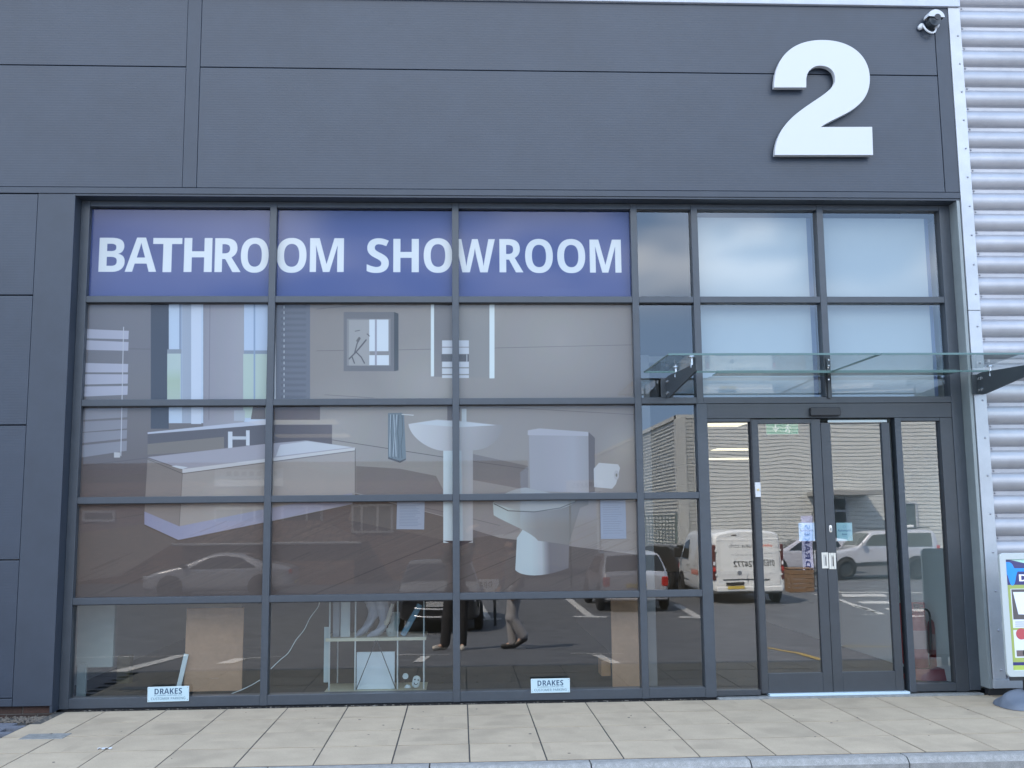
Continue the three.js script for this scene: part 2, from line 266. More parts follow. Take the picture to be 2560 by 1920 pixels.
// ------------------------------------------------------------------ the retail unit
const shop = thing('retail_unit', 'dark grey clad retail unit with a large gridded shopfront window', 'building');
const V = [-2.943, -1.493, -0.032, 1.425, 1.926, 2.975, 3.984], HY = [3.149, 2.324, 1.568, 0.805];
const VH = 0.027, HH = 0.0255;
{
  const P = (n, x0, x1, y0, y1, z0, z1, m, b = 0.004) => part(n, box(x0, x1, y0, y1, z0, z1, b), m, shop);
  // structure that closes the room and throws the long shade
  P('outer_wall', -14, -3.06, 0.06, 5.62, -0.2, 0.045, M.wallIn, 0); P('outer_wall', -3.06, 4.2, 3.97, 5.62, -0.2, 0.045, M.wallIn, 0);
  P('outer_wall', 4.12, 14, 0.06, 5.95, -0.2, 0.06, M.wallIn, 0); P('outer_wall', -14, 14, -0.2, 5.6, -19.2, -19, M.wallIn, 0);
  P('outer_wall', -14.2, -14, -0.2, 5.6, -19.2, 0.05, M.wallIn, 0); P('outer_wall', 14, 14.2, -0.2, 5.6, -19.2, 0.05, M.wallIn, 0);
  P('roof', -14.2, 14.2, 5.45, 5.59, -19.2, -0.2, M.wallIn, 0);
  P('floor', -14, 14, -0.2, 0.02, -19, -0.13, M.floorIn, 0);
  P('ceiling', -14, 14, 2.78, 2.84, -19, -1.0, M.ceilIn, 0); P('ceiling_upstand', -3.1, 4.1, 2.84, 5.4, -1.1, -1.0, std([0.05, 0.055, 0.06], 0.9), 0);
  P('partition', -3.5, -3.3, 0.02, 3.9, -8, -0.2, M.wallIn, 0); P('partition', 4.06, 4.2, 0.02, 3.9, -6, -0.14, M.wallWhite, 0);
  P('partition', 1.55, 1.62, 0.02, 2.78, -6, -0.55, std([0.2, 0.2, 0.2], 0.8), 0);
  // fascia
  P('cladding_panel', -8.3, -2.188, 4.019, 5.019, 0.046, 0.13, M.clad); P('cladding_panel', -8.3, -2.188, 5.025, 5.64, 0.046, 0.13, M.clad);
  P('cover_strip', -2.1865, -2.077, 4.019, 5.64, 0.046, 0.1325, M.trimDark);
  P('cladding_panel', -2.0755, 3.982, 4.019, 5.019, 0.046, 0.13, M.clad); P('cladding_panel', -2.0755, 3.982, 5.025, 5.64, 0.046, 0.13, M.clad);
  P('cover_strip', 3.986, 4.106, 4.019, 5.64, 0.046, 0.1315, M.trimDark);
  P('flashing', -14, 4.106, 3.966, 4.0155, -0.06, 0.136, M.trimDark, 0.003);
  P('soffit', -3.03, 4.11, 3.95, 3.965, -0.14, 0.128, M.trimDark, 0);
  // cladding left of the window
  const ys = [0.118, 1.127, 2.141, 3.15, 3.964];
  for (let k = 0; k < 4; k++) { P('cladding_panel', -9.4, -3.301, ys[k] + 0.004, ys[k + 1] - 0.004, 0.046, 0.13, M.clad); }
  P('cover_strip', -3.299, -3.012, 0.06, 3.9645, 0.046, 0.1305, M.trimDark);
  P('flashing', -9.4, -3.3005, 0.062, 0.118, 0.046, 0.133, M.trimDark, 0.003);
  P('jamb', -3.03, -3.0115, 0.01, 3.95, -0.12, 0.126, M.trimDark, 0.002); P('jamb', 4.073, 4.1, 0.06, 3.95, -0.12, 0.13, M.jamb, 0.002);
  // brick plinth
  part('mortar_bed', box(-9, -3.015, -0.1, 0.06, 0.03, 0.075), M.mortar, shop);
  const r = rng(3); for (let j = 0; j < 2; j++) for (let k = 0; k < 14; k++) { const x1 = -3.02 - k * 0.226 + (j ? 0 : 0.11); part('brick', box(Math.max(x1 - 0.216, -9), Math.min(x1, -3.017), -0.07 + j * 0.072, -0.005 + j * 0.064, 0.05, 0.081 + 0.003 * r(), 0.002), M.brickDark[Math.floor(r() * 3)], shop); }
  // coping and corner trim
  P('coping', -14, 4.206, 5.622, 5.76, -0.2, 0.158, M.white, 0.006);
  const ct = part('corner_trim', [box(4.1065, 4.207, 3.032, 5.62, 0.1, 0.1405, 0.003)], M.silverTrim, shop);
  const ct2 = part('corner_trim', [box(4.1065, 4.207, 0.13, 3.029, 0.1, 0.139, 0.003)], M.silverTrim, shop);
  const sc = (list, z) => list.map(([x, y]) => { const q = new THREE.SphereGeometry(0.009, 8, 4, 0, 6.3, 0, 1.57); q.rotateX(Math.PI / 2); q.translate(x, y, z); return q; });
  const s1 = [], s2 = []; for (let y = 5.37; y > 3.05; y -= 0.245) s1.push([4.176, y]); for (let y = 2.9; y > 0.2; y -= 0.3) s2.push([4.172, y]);
  part('screws', sc(s1, 0.14), M.screw, ct).userData.kind = 'stuff'; part('screws', sc(s2, 0.1385), M.screw, ct2).userData.kind = 'stuff';
  P('drip_flashing', 4.1, 11, 0.065, 0.13, 0.06, 0.155, M.silverTrim, 0.003);
  P('plinth', 4.1, 11, -0.1, 0.066, 0.0, 0.06, M.black, 0);  // black face painted in for the dark void under the drip flashing
  // horizontal profiled sheet: narrow valley strips with screws, rounded crests between
  const pitch = 0.1772, y0 = 0.13, n = 33, prof = [];
  for (let k = 0; k < n; k++) {
    const b = y0 + k * pitch; prof.push([0.088, b], [0.088, b + 0.028]);
    for (let i = 0; i <= 12; i++) { const t = i / 12, a = Math.PI * t; prof.push([0.092 + 0.042 * Math.pow(Math.sin(a), 0.62), b + 0.031 + (pitch - 0.034) * t]); }
  }
  const pos = [], id = [], nx = 2, X = [4.206, 11];
  prof.forEach(([z, y]) => { for (const x of X) pos.push(x, y, z); });
  for (let k = 0; k < prof.length - 1; k++) id.push(2 * k, 2 * k + 1, 2 * k + 2, 2 * k + 1, 2 * k + 3, 2 * k + 2);
  let pg = new THREE.BufferGeometry(); pg.setAttribute('position', new THREE.Float32BufferAttribute(pos, 3)); pg.setIndex(id); pg = pg.toNonIndexed(); pg.computeVertexNormals();
  const sheetMesh = part('profiled_sheet', metres(pg), M.silver, shop, 'silver horizontally ribbed cladding sheet');
  const s3 = []; for (let k = 0; k < n; k++) for (let x = 4.245; x < 6; x += 0.6) s3.push([x + (k % 2) * 0.004, y0 + k * pitch + 0.014]);
  part('screws', sc(s3, 0.087), M.screw, sheetMesh).userData.kind = 'stuff';
  P('outer_wall', 4.2, 14, 5.95, 6.0, -0.2, 0.16, M.silverTrim, 0);

  // shopfront frame
  const F = (n2, x0, x1, y0_, y1_, z1 = 0, m = M.frame) => P(n2, x0, x1, y0_, y1_, z1 - 0.12, z1, m, 0.003);
  F('mullion', -3.011, V[0], 0.012, 3.949);
  for (const k of [1, 2, 3]) F('mullion', V[k] - VH, V[k] + VH, 0.012, 3.949);
  F('mullion', V[4] - VH, V[4] + VH, HY[1] - HH, 3.949); F('mullion', V[5] - VH, V[5] + VH, HY[1] + HH, 3.949); F('mullion', V[6], 4.0728, 0.03, 3.949);
  const V4a = at(1749, 1221)[0], V4b = at(1774.6, 1221)[0];
  F('mullion', V4a - 0.004, V4b, 0.012, HY[1] - HH - 0.001);
  const cols = [[V[0], V[1] - VH], [V[1] + VH, V[2] - VH], [V[2] + VH, V[3] - VH], [V[3] + VH, V[4] - VH], [V[4] + VH, V[5] - VH], [V[5] + VH, V[6]]];
  cols.forEach(([a, b], k) => { F('head_rail', a, b, 3.903, 3.9485, -0.003); F('transom', a, b, HY[0] - HH, HY[0] + HH, -0.003); if (k < 4) { for (const j of [1, 2, 3]) F('transom', a, j > 1 && k === 3 ? V4a - 0.004 : b, HY[j] - HH, HY[j] + HH, -0.003); F('bottom_rail', a, k === 3 ? V4a - 0.004 : b, 0.014, 0.088, -0.003); } });
  F('transom', V[4] + VH, V[6], HY[1] - HH, HY[1] + HH, -0.003);
  // gaskets seen as fine dark lines under each transom
  cols.slice(0, 4).forEach(([a, b]) => { for (const j of [0, 1, 2, 3]) P('gasket', a + 0.001, b - 0.001, HY[j] - HH - 0.005, HY[j] - HH - 0.0002, -0.06, -0.012, M.gasket, 0); });
  // panes: real float glass, never quite flat
  const pane = (n2, x0, x1, y0_, y1_, z, mat, amp, seed, parent = shop) => {
    const nx2 = Math.max(6, Math.round((x1 - x0) / 0.06)), ny2 = Math.max(6, Math.round((y1_ - y0_) / 0.06)), g = new THREE.PlaneGeometry(x1 - x0, y1_ - y0_, nx2, ny2), p = g.attributes.position;
    g.translate((x0 + x1) / 2, (y0_ + y1_) / 2, z);
    for (let i = 0; i < p.count; i++) { const x = p.getX(i), y = p.getY(i); p.setZ(i, z + amp * ((vnoise(x / 0.33 + seed, y / 0.42 + seed * 2, seed) - 0.5) * 2 + 0.5 * (vnoise(x / 0.14 + seed, y / 0.2, seed + 3) - 0.5))); }
    g.computeVertexNormals(); return part(n2, g, mat, parent);
  };
  const rowsY = [[0.08, HY[3]], [HY[3], HY[2]], [HY[2], HY[1]], [HY[1], HY[0]], [HY[0], 3.91]];
  let s = 1; for (let c = 0; c < 4; c++) for (const [a, b] of rowsY) pane('window_pane', c ? V[c] : V[0] - 0.02, V[c + 1], a, b, GLASS, c < 3 && b > 1 ? M.filmGlass : M.glass, c === 3 ? 0.00012 : 0.00006, s++);
  for (const [a, b] of [[V[4], V[5]], [V[5], V[6] + 0.02]]) for (const [y_, y2] of rowsY.slice(3)) pane('window_pane', a, b, y_, y2, GLASS, M.glass, 0.00005, s++);

  // entrance: header, sidelights and two sliding leaves
  const X_ = (px, py) => at(px, py, -0.02)[0];
  P('door_header', V4b, V[6], 2.178, HY[1] - HH - 0.002, -0.12, -0.006, M.frameDoor, 0.003);
  const sl0 = V4b, sl1 = X_(1879, 1180), l10 = X_(1895, 1061), l11 = X_(2027.7, 1061), mid = X_(2052.5, 1080), l20 = X_(2076.4, 1062), l21 = X_(2204, 1062), sr0 = X_(2250, 1046), sr1 = X_(2347.6, 1046), lr = X_(2224, 1061);
  const gt = at(1950, 1059.5, -0.03)[1], gb = at(2000, 1682, -0.03)[1];
  pane('window_pane', sl0, sl1 + 0.01, 0.05, 2.178, GLASS, M.doorGlass, 0.00013, 61);
  pane('window_pane', sr0 - 0.01, sr1 + 0.03, 0.07, 2.178, GLASS, M.doorGlass, 0.00008, 71);
  P('sidelight_stile', sl1 + 0.002, sl1 + 0.012, 0.04, 2.177, -0.1, -0.012, M.gasket, 0.002);
  P('sidelight_rail', V4b, sl1 + 0.002, 0.02, 0.062, -0.1, -0.008, M.frameDoor, 0.003);
  P('sidelight_stile', sr0 - 0.052, sr0, 0.02, 2.177, -0.1, -0.004, M.frame, 0.003); P('sidelight_stile', sr1, V[6], 0.02, 2.177, -0.1, -0.008, M.frameDoor, 0.003);
  P('sidelight_rail', sr0, sr1, 0.025, 0.085, -0.1, -0.01, M.frameDoor, 0.003); P('sidelight_rail', sr0, sr1, 2.15, 2.177, -0.1, -0.01, M.frameDoor, 0.003); P('sidelight_rail', V4b, sl1 + 0.002, 2.15, 2.177, -0.1, -0.01, M.frameDoor, 0.003);
  const leaf = (x0, x1, gx0, gx1, top, seed, z, lab) => {
    const d = new THREE.Group(); d.name = 'sliding_door'; d.userData.label = lab; shop.add(d);
    const Q = (n2, a, b, c, e, m = M.frameDoor) => part(n2, box(a, b, c, e, z - 0.04, z, 0.003), m, d);
    Q('door_stile', x0, gx0, 0.03, top); Q('door_stile', gx1, x1, 0.03, top); Q('door_rail', gx0, gx1, 0.03, gb); Q('door_rail', gx0, gx1, gt, top);
    pane('door_pane', gx0 - 0.01, gx1 + 0.01, gb - 0.01, gt + 0.01, z - 0.022, M.doorGlass, 0.0003, seed, d); return d;
  };
  const dl = leaf(sl1 + 0.013, mid - 0.002, l10, l11, 2.172, 81, -0.02, 'left sliding door leaf'), dr = leaf(mid + 0.002, lr, l20, l21, 2.14, 91, -0.026, 'right sliding door leaf');
  const pull = (d, cx, cy, face) => {
    const h = part('door_handle', [box(cx - 0.026, cx - 0.013, cy - 0.062, cy + 0.062, -0.019, face + 0.004, 0.001), box(cx + 0.013, cx + 0.026, cy - 0.062, cy + 0.062, -0.019, face + 0.004, 0.001), box(cx - 0.013, cx + 0.013, cy + 0.044, cy + 0.062, -0.019, face + 0.004, 0.001), box(cx - 0.013, cx + 0.013, cy - 0.062, cy - 0.044, -0.019, face + 0.004, 0.001)], std([0.6, 0.58, 0.52], 0.35, { metalness: 0.4 }), d);
    part('handle_recess', box(cx - 0.013, cx + 0.013, cy - 0.044, cy + 0.044, face - 0.003, face + 0.001), std([0.42, 0.41, 0.38], 0.4, { metalness: 0.4 }), h);
    part('finger_slot', box(cx + 0.004, cx + 0.009, cy - 0.04, cy + 0.03, face + 0.0005, face + 0.002), M.black, h);
  };
  const ha = at(2062.4, 1401, -0.02), hb = at(2081.2, 1402.5, -0.02); pull(dl, ha[0], ha[1], -0.02); pull(dr, hb[0], hb[1], -0.026);
  const kh = at(2077, 1322, -0.02); const esc = part('lock_plate', (() => { const q = new THREE.CapsuleGeometry(0.0125, 0.033, 4, 12); q.scale(1, 1, 0.3); q.translate(kh[0], kh[1], -0.024); return q; })(), std([0.65, 0.62, 0.56], 0.3, { metalness: 0.6 }), dr);
  part('key_slot', box(kh[0] - 0.003, kh[0] + 0.004, kh[1] - 0.015, kh[1] + 0.006, -0.0215, -0.0195), M.black, esc);
  const b0 = at(1887.4, 1206, 0), b1 = at(1902.3, 1242.6, 0);
  const bt = part('push_button_plate', box(b0[0], b1[0], b1[1], b0[1], -0.022, 0.004, 0.002), M.signWhite, shop); part('push_button', cyl(0.009, 0.009, 0.012, 14, (b0[0] + b1[0]) / 2, (b0[1] + b1[1]) / 2, 0.007, 'z'), std([0.5, 0.4, 0.2], 0.3, { metalness: 0.6 }), bt);
  const n0 = at(2025.8, 1018.6, 0.03), n1 = at(2102.5, 1039.5, 0.03); part('door_sensor', box(n0[0], n1[0], n1[1], n0[1], -0.008, 0.035, 0.01), M.black, shop);
  const w0 = at(2069, 1044.5, -0.04), w1 = at(2217, 1050.5, -0.04); part('door_head_gap', box(w0[0], w1[0], 2.1455, 2.164, -0.05, -0.04), M.pale, shop);
  const t0 = at(1925, 1733, 0.02), t1 = at(2276, 1733, 0.02); part('threshold_strip', box(t0[0], t1[0], 0.012, 0.032, -0.08, 0.022, 0.004), std([0.5, 0.62, 0.68], 0.4, { metalness: 0.2 }), shop);
  part('door_sill', box(V4b + 0.003, 4.07, -0.05, 0.013, -0.12, 0.055, 0.004), std([0.33, 0.34, 0.33], 0.85, { map: rep(tGrain, 3, 3) }), shop);
  part('dark_base_gap', box(-3.0, V4b, -0.02, 0.013, -0.11, -0.03), M.gasket, shop);  // black strip painted in for the dark gap below the bottom rail
}

// ------------------------------------------------------------------ things on the front
{
  // big numeral
  const o = thing('house_number', 'large white raised numeral 2 on the dark cladding top right', 'number sign', [0, 0, 0]);
  const Q = (x, y) => { const p = at(1800 + x / 2.592, y / 2.592, 0.205); return new THREE.Vector2(p[0], p[1]); };
  const s = new THREE.Shape(), mv = Q(352, 565); s.moveTo(mv.x, mv.y);
  const C = (a, b, c, d, e, f) => { const p = Q(a, b), q = Q(c, d), r = Q(e, f); s.bezierCurveTo(p.x, p.y, q.x, q.y, r.x, r.y); }, L = (a, b) => { const p = Q(a, b); s.lineTo(p.x, p.y); };
  C(350, 375, 465, 260, 662, 260); C(860, 260, 970, 370, 970, 510); C(970, 625, 905, 690, 800, 742); C(725, 780, 690, 795, 650, 823);
  L(985, 823); L(991, 1003); L(357, 1003); C(357, 905, 400, 815, 500, 735); C(575, 675, 640, 640, 690, 600); C(730, 568, 747, 545, 747, 512); C(747, 455, 705, 424, 650, 424); C(595, 424, 558, 465, 558, 520); L(558, 565); L(352, 565);
  const g = new THREE.ExtrudeGeometry(s, { depth: 0.045, bevelEnabled: true, bevelSize: 0.002, bevelThickness: 0.002, bevelSegments: 2, curveSegments: 24 }); g.translate(0, 0, 0.158);
  part('numeral', g, M.signWhite, o);
  for (const [x, y] of [[430, 500], [900, 480], [420, 950], [930, 930], [660, 340]]) { const p = at(1800 + x / 2.592, y / 2.592, 0.15); part('fixing_pin', cyl(0.01, 0.01, 0.03, 8, p[0], p[1], 0.145, 'z'), M.steel, o); }
}
{
  // flood sensor with its cable, top right
  const z = (px, py, d) => { const p = at(2280 + px / 15.8, 20 + py / 15.8, d); return [p[0], p[1], d]; };
  const o = thing('security_camera', 'small white hooded security camera with looped cable high on the cladding', 'security camera', [0, 0, 0]);
  const c = z(920, 330, 0.22);
  const hood = new THREE.CylinderGeometry(0.066, 0.066, 0.075, 24, 1, false, 0, Math.PI); hood.rotateX(Math.PI / 2); hood.rotateZ(Math.PI / 2); hood.scale(1.1, 0.95, 1); hood.rotateY(0.12); hood.translate(c[0], c[1] - 0.01, c[2] - 0.02);
  part('hood', hood, M.signWhite, o);
  part('camera_body', cyl(0.05, 0.05, 0.07, 18, c[0] - 0.005, c[1] - 0.03, c[2] - 0.03, 'z'), M.darkSteel, o);
  part('lens', cyl(0.026, 0.026, 0.01, 16, c[0] - 0.005, c[1] - 0.03, c[2] + 0.05, 'z'), M.black, o);
  const a = z(760, 560, 0.15); part('wall_bracket', [box(a[0] - 0.03, a[0] + 0.035, a[1] - 0.09, a[1] + 0.06, 0.129, 0.15, 0.004), bar([a[0] + 0.01, a[1], 0.14], [c[0] - 0.01, c[1] - 0.03, c[2] - 0.05], 0.014)], M.darkSteel, o);
  const b = z(940, 685, 0.17); part('cable_gland', (() => { const q = new THREE.IcosahedronGeometry(0.03, 2); q.translate(...b); return q; })(), M.signWhite, o);
  const e = z(350, 740, 0.15); part('cable_entry', (() => { const q = new THREE.CapsuleGeometry(0.022, 0.02, 4, 10); q.rotateZ(-0.7); q.translate(...e); return q; })(), M.signWhite, o);
  part('cable', tube([z(940, 760, 0.17), z(930, 880, 0.18), z(870, 965, 0.19), z(790, 985, 0.19), z(660, 940, 0.185), z(530, 830, 0.18), z(450, 710, 0.165), z(380, 690, 0.15)], 0.0085, 60, 8), M.signWhite, o);
}
{
  // glass canopy over the entrance
  const o = thing('glass_canopy', 'frameless glass canopy over the sliding entrance doors on steel brackets', 'canopy', [0, 0, 0]);
  const xl = 1.45, xm = 2.955, xr = 4.72, zb = 0.16, zf = 1.12, yb = at(1605, 930, zb)[1], yf = at(2100, 885, zf)[1], th = 0.0135;
  const slab = (x0, x1) => { const s = extrude([[zb, yb], [zf, yf], [zf, yf + th], [zb, yb + th]], x1 - x0); s.rotateY(-Math.PI / 2); s.scale(-1, 1, 1); return s; };
  const glassSheet = (x0, x1) => { const g = new THREE.BufferGeometry(); g.setAttribute('position', new THREE.Float32BufferAttribute([x0, yb, zb, x1, yb, zb, x1, yf, zf, x0, yf, zf], 3)); g.setIndex([0, 2, 1, 0, 3, 2]); g.computeVertexNormals(); return g; };
  for (const [a, b] of [[xl, xm - 0.006], [xm + 0.006, xr]]) {
    const gp = part('glass_sheet', glassSheet(a, b), M.canopyGlass, o);
    part('polished_edge', [bar2([a, yf, zf], [b, yf, zf], 0.014, 0.008), bar2([a, yb, zb], [b, yb, zb], 0.014, 0.008), bar2([a, yb, zb], [a, yf, zf], 0.008, 0.014), bar2([b, yb, zb], [b, yf, zf], 0.008, 0.014)], M.canopyEdge, gp);
  }
  const fin = (x, yw, z0) => {
    const pts = [[z0, yw - 0.13], [z0, yw + 0.03], [z0 + 0.08, yw + 0.035], [zf - 0.06, yf - 0.055], [zf - 0.06, yf - 0.105], [z0 + 0.1, yw - 0.14]];
    const s = extrude(pts, 0.012, 0.001); s.rotateY(-Math.PI / 2); s.translate(x + 0.006, 0, 0);
    const f = part('bracket', s, M.darkSteel, o); part('wall_plate', box(x - 0.05, x + 0.05, yw - 0.13, yw + 0.03, z0 - 0.012, z0, 0.002), M.darkSteel, f);
    const bolts = []; for (const dy of [-0.1, -0.01]) for (const dz of [0.028, 0.075]) bolts.push(cyl(0.0125, 0.0125, 0.03, 12, x, yw + dy, z0 + dz, 'x')); part('bolts', bolts, M.steel, f);
    for (const t of [0.2, 0.78]) { const z = zb + (zf - zb) * t, y = yb + (yf - yb) * t; part('glass_fitting', [cyl(0.022, 0.03, 0.012, 14, x, y + 0.014, z), cyl(0.009, 0.009, 0.06, 8, x, y - 0.03, z), cyl(0.012, 0.012, 0.022, 8, x, y - 0.055, z)], M.steel, f); }
  };
  fin(1.66, yb - 0.055, 0.0); fin(4.14, yb - 0.055, 0.15);
  const sp = at(2070, 925, 0.01); const spl = part('splice_plate', box(sp[0] - 0.012, sp[0] + 0.014, sp[1] - 0.23, sp[1] + 0.1, 0.001, 0.02, 0.002), M.darkSteel, o);
  part('bolts', [900, 914, 937, 949].map((py) => { const p = at(2071, py, 0.02); return cyl(0.007, 0.007, 0.014, 10, p[0], p[1], 0.022, 'z'); }), M.steel, spl);
  part('wall_angle', box(2.03, 3.96, yb - 0.012, yb - 0.002, 0.001, 0.17), M.canopyEdge, o);
}
function bar2(a, b, hy, hz) { const A = new THREE.Vector3(...a), B = new THREE.Vector3(...b), d = B.clone().sub(A), g = new THREE.BoxGeometry(Math.min(hy, hz), hy, d.length() + 0.004); g.lookAt(d.clone().normalize()); g.translate(...A.add(B).multiplyScalar(0.5).toArray()); return g; }
{
  // two parking plates inside the bottom panes
  const tex = canvasTex(512, 192, (c, w, h) => {
    c.fillStyle = '#a9bec4'; c.fillRect(0, 0, w, h); c.fillStyle = '#1d3a55'; c.strokeStyle = '#1d3a55'; c.lineWidth = 5;
    words(c, 'DRAKES', w / 2, 58, 345, 76, 'bold 300px sans-serif'); c.font = 'bold 300px sans-serif';
    c.fillStyle = '#2c4656'; words(c, 'PLUMBING SUPPLIES LTD', w / 2, 112, 345, 19, '120px sans-serif'); words(c, 'CUSTOMER PARKING', w / 2, 154, 430, 34, '300px sans-serif');
    c.fillStyle = '#7c8f95'; for (const [x, y] of [[14, 14], [w - 14, 14], [14, h - 16], [w - 14, h - 16]]) { c.beginPath(); c.arc(x, y, 6, 0, 7); c.fill(); }
  });
  const mk = (x0, x1, y0, y1, lab, tilt) => {
    const a = at(x0, y0, 0.004), b = at(x1, y1, 0.004), w = b[0] - a[0], h = a[1] - b[1];
    const o = thing('parking_plate', lab, 'parking sign', [(a[0] + b[0]) / 2, (a[1] + b[1]) / 2, 0.004]); o.rotation.z = tilt;
    part('plate', new RoundedBoxGeometry(w, h, 0.004, 1, 0.001), M.pale, o);
    const f = sheet(w - 0.004, h - 0.004); f.translate(0, 0, 0.0026); part('print', f, new THREE.MeshStandardMaterial({ map: tex, roughness: 0.5 }), o);
  };
  mk(369.5, 472, 1717, 1753, 'pale Drakes customer parking plate below the left window column', 0.012);
  mk(1327, 1425, 1697, 1731, 'pale Drakes customer parking plate below the toilet in the mural', 0.004);
}
{
  // swing board on the right
  const o = thing('pavement_sign', 'white framed swing poster board on a grey base beside the entrance', 'pavement sign', [0, 0, 0]);
  const z = 0.62, tl = at(2505, 1384, z), bl = at(2518, 1692, z), x0 = bl[0] + 0.008, x1 = x0 + 0.66, y1 = tl[1], y0 = bl[1];
  const rr = (x, y, w, h, r, S = new THREE.Shape()) => { S.moveTo(x + r, y); S.lineTo(x + w - r, y); S.quadraticCurveTo(x + w, y, x + w, y + r); S.lineTo(x + w, y + h - r); S.quadraticCurveTo(x + w, y + h, x + w - r, y + h); S.lineTo(x + r, y + h); S.quadraticCurveTo(x, y + h, x, y + h - r); S.lineTo(x, y + r); S.quadraticCurveTo(x, y, x + r, y); return S; };
  const fr = rr(0, 0, x1 - x0, y1 - y0, 0.035); fr.holes.push(rr(0.042, 0.042, x1 - x0 - 0.084, y1 - y0 - 0.084, 0.006, new THREE.Path()));
  const fg = new THREE.ExtrudeGeometry(fr, { depth: 0.022, bevelEnabled: true, bevelSize: 0.003, bevelThickness: 0.004, bevelSegments: 2 }); fg.translate(x0, y0, z - 0.028);
  part('frame', fg, std([0.46, 0.5, 0.49], 0.3, { metalness: 0.15 }), o);
  part('back_board', box(x0 + 0.02, x1 - 0.02, y0 + 0.02, y1 - 0.02, z - 0.03, z - 0.014), M.pale, o);
  const W = x1 - x0 - 0.08, H = y1 - y0 - 0.08;
  const tex = canvasTex(700, Math.round(700 * H / W), (c, w, h) => {
    c.fillStyle = '#97a558'; c.fillRect(0, 0, w, h);
    const top = h * 0.235; c.fillStyle = '#363468'; c.fillRect(0, 0, w, top); c.fillStyle = '#a8d6c4'; c.beginPath(); c.moveTo(0, -4); c.lineTo(w * 0.34, h * 0.055); c.lineTo(w, h * 0.06); c.lineTo(w, 0); c.fill();
    c.fillStyle = '#1f8be0'; c.beginPath(); c.moveTo(6, h * 0.03); c.bezierCurveTo(w * 0.1, h * 0.02, w * 0.1, h * 0.06, w * 0.12, h * 0.085); c.lineTo(w * 0.36, h * 0.085); c.lineTo(w * 0.36, h * 0.115); c.lineTo(w * 0.16, h * 0.115); c.bezierCurveTo(w * 0.12, h * 0.16, w * 0.13, h * 0.235, w * 0.08, h * 0.24); c.bezierCurveTo(w * 0.03, h * 0.235, w * 0.05, h * 0.16, 2, h * 0.12); c.fill();
    c.fillStyle = '#e8eaf0'; words(c, 'DRAKES', w * 0.17 + 235, h * 0.172, 470, h * 0.065, 'bold 300px sans-serif');
    const card = (x, y, a, b) => { c.fillStyle = '#d2d6dc'; c.fillRect(w * x, h * y, w * a, h * b); };
    card(0.05, 0.27, 0.9, 0.35); c.fillStyle = '#55504f'; c.fillRect(w * 0.06, h * 0.275, w * 0.88, h * 0.27); c.fillStyle = '#dadfec'; c.beginPath(); c.moveTo(w * 0.08, h * 0.3); c.lineTo(w * 0.9, h * 0.3); c.lineTo(w * 0.86, h * 0.52); c.lineTo(w * 0.13, h * 0.5); c.fill();
    c.fillStyle = '#8a8f98'; for (let k = 0; k < 3; k++) c.fillRect(w * 0.08, h * (0.565 + k * 0.018), w * (0.5 - 0.1 * k), h * 0.007);
    card(0.05, 0.64, 0.9, 0.245); c.fillStyle = '#b04a50'; c.beginPath(); c.arc(w * 0.15, h * 0.675, w * 0.07, 0, 7); c.fill();
    c.fillStyle = '#6a5c5a'; c.fillRect(w * 0.07, h * 0.82, w * 0.86, h * 0.055); c.fillStyle = '#c0392f'; c.beginPath(); c.moveTo(w * 0.16, h * 0.84); c.lineTo(w * 0.28, h * 0.76); c.lineTo(w * 0.6, h * 0.75); c.lineTo(w * 0.75, h * 0.84); c.fill(); c.fillStyle = '#222'; for (const x of [0.2, 0.66]) { c.beginPath(); c.arc(w * x, h * 0.845, w * 0.05, 0, 7); c.fill(); }
    c.fillStyle = '#2b2a66'; c.fillRect(0, h * 0.925, w, h * 0.028); c.fillStyle = '#a3b455'; c.fillRect(0, h * 0.953, w, h * 0.05);
  });
  const pf = sheet(W, H); pf.translate((x0 + x1) / 2, (y0 + y1) / 2, z - 0.012); part('poster', pf, new THREE.MeshPhysicalMaterial({ map: tex, roughness: 0.35, clearcoat: 0.3 }), o);
  part('hanging_bar', [box(x0 + 0.12, x0 + 0.17, y0 - 0.1, y0 + 0.02, z - 0.03, z - 0.012), box(x1 - 0.17, x1 - 0.12, y0 - 0.1, y0 + 0.02, z - 0.03, z - 0.012), box(x0 + 0.02, x1 - 0.02, y0 - 0.03, y0 - 0.006, z - 0.026, z - 0.012)], M.black, o);
  // rounded water-filled base with a lengthwise ridge
  const bx0 = x0 - 0.05, bx1 = x1 + 0.05, pos = [], id = [], N = 28, K = 18, zc = z - 0.06;
  for (let i = 0; i <= N; i++) { const t = i / N, u = 2 * t - 1, e = Math.sqrt(Math.max(0, 1 - Math.pow(Math.abs(u), 5))); for (let k = 0; k <= K; k++) { const v = 2 * k / K - 1, prof = Math.pow(Math.max(0, 1 - Math.pow(Math.abs(v), 2.6)), 0.55); pos.push(bx0 + (bx1 - bx0) * t, 0.004 + e * (0.075 * prof + 0.055 * Math.exp(-v * v * 14)), zc + v * 0.21 * (0.35 + 0.65 * e)); } }
  for (let i = 0; i < N; i++) for (let k = 0; k < K; k++) { const a = i * (K + 1) + k; id.push(a, a + 1, a + K + 1, a + 1, a + K + 2, a + K + 1); }
  const bg = new THREE.BufferGeometry(); bg.setAttribute('position', new THREE.Float32BufferAttribute(pos, 3)); bg.setIndex(id); bg.computeVertexNormals();
  part('base', bg, std([0.17, 0.2, 0.25], 0.6, { map: rep(tGrain, 2, 2), side: THREE.DoubleSide }), o);
}

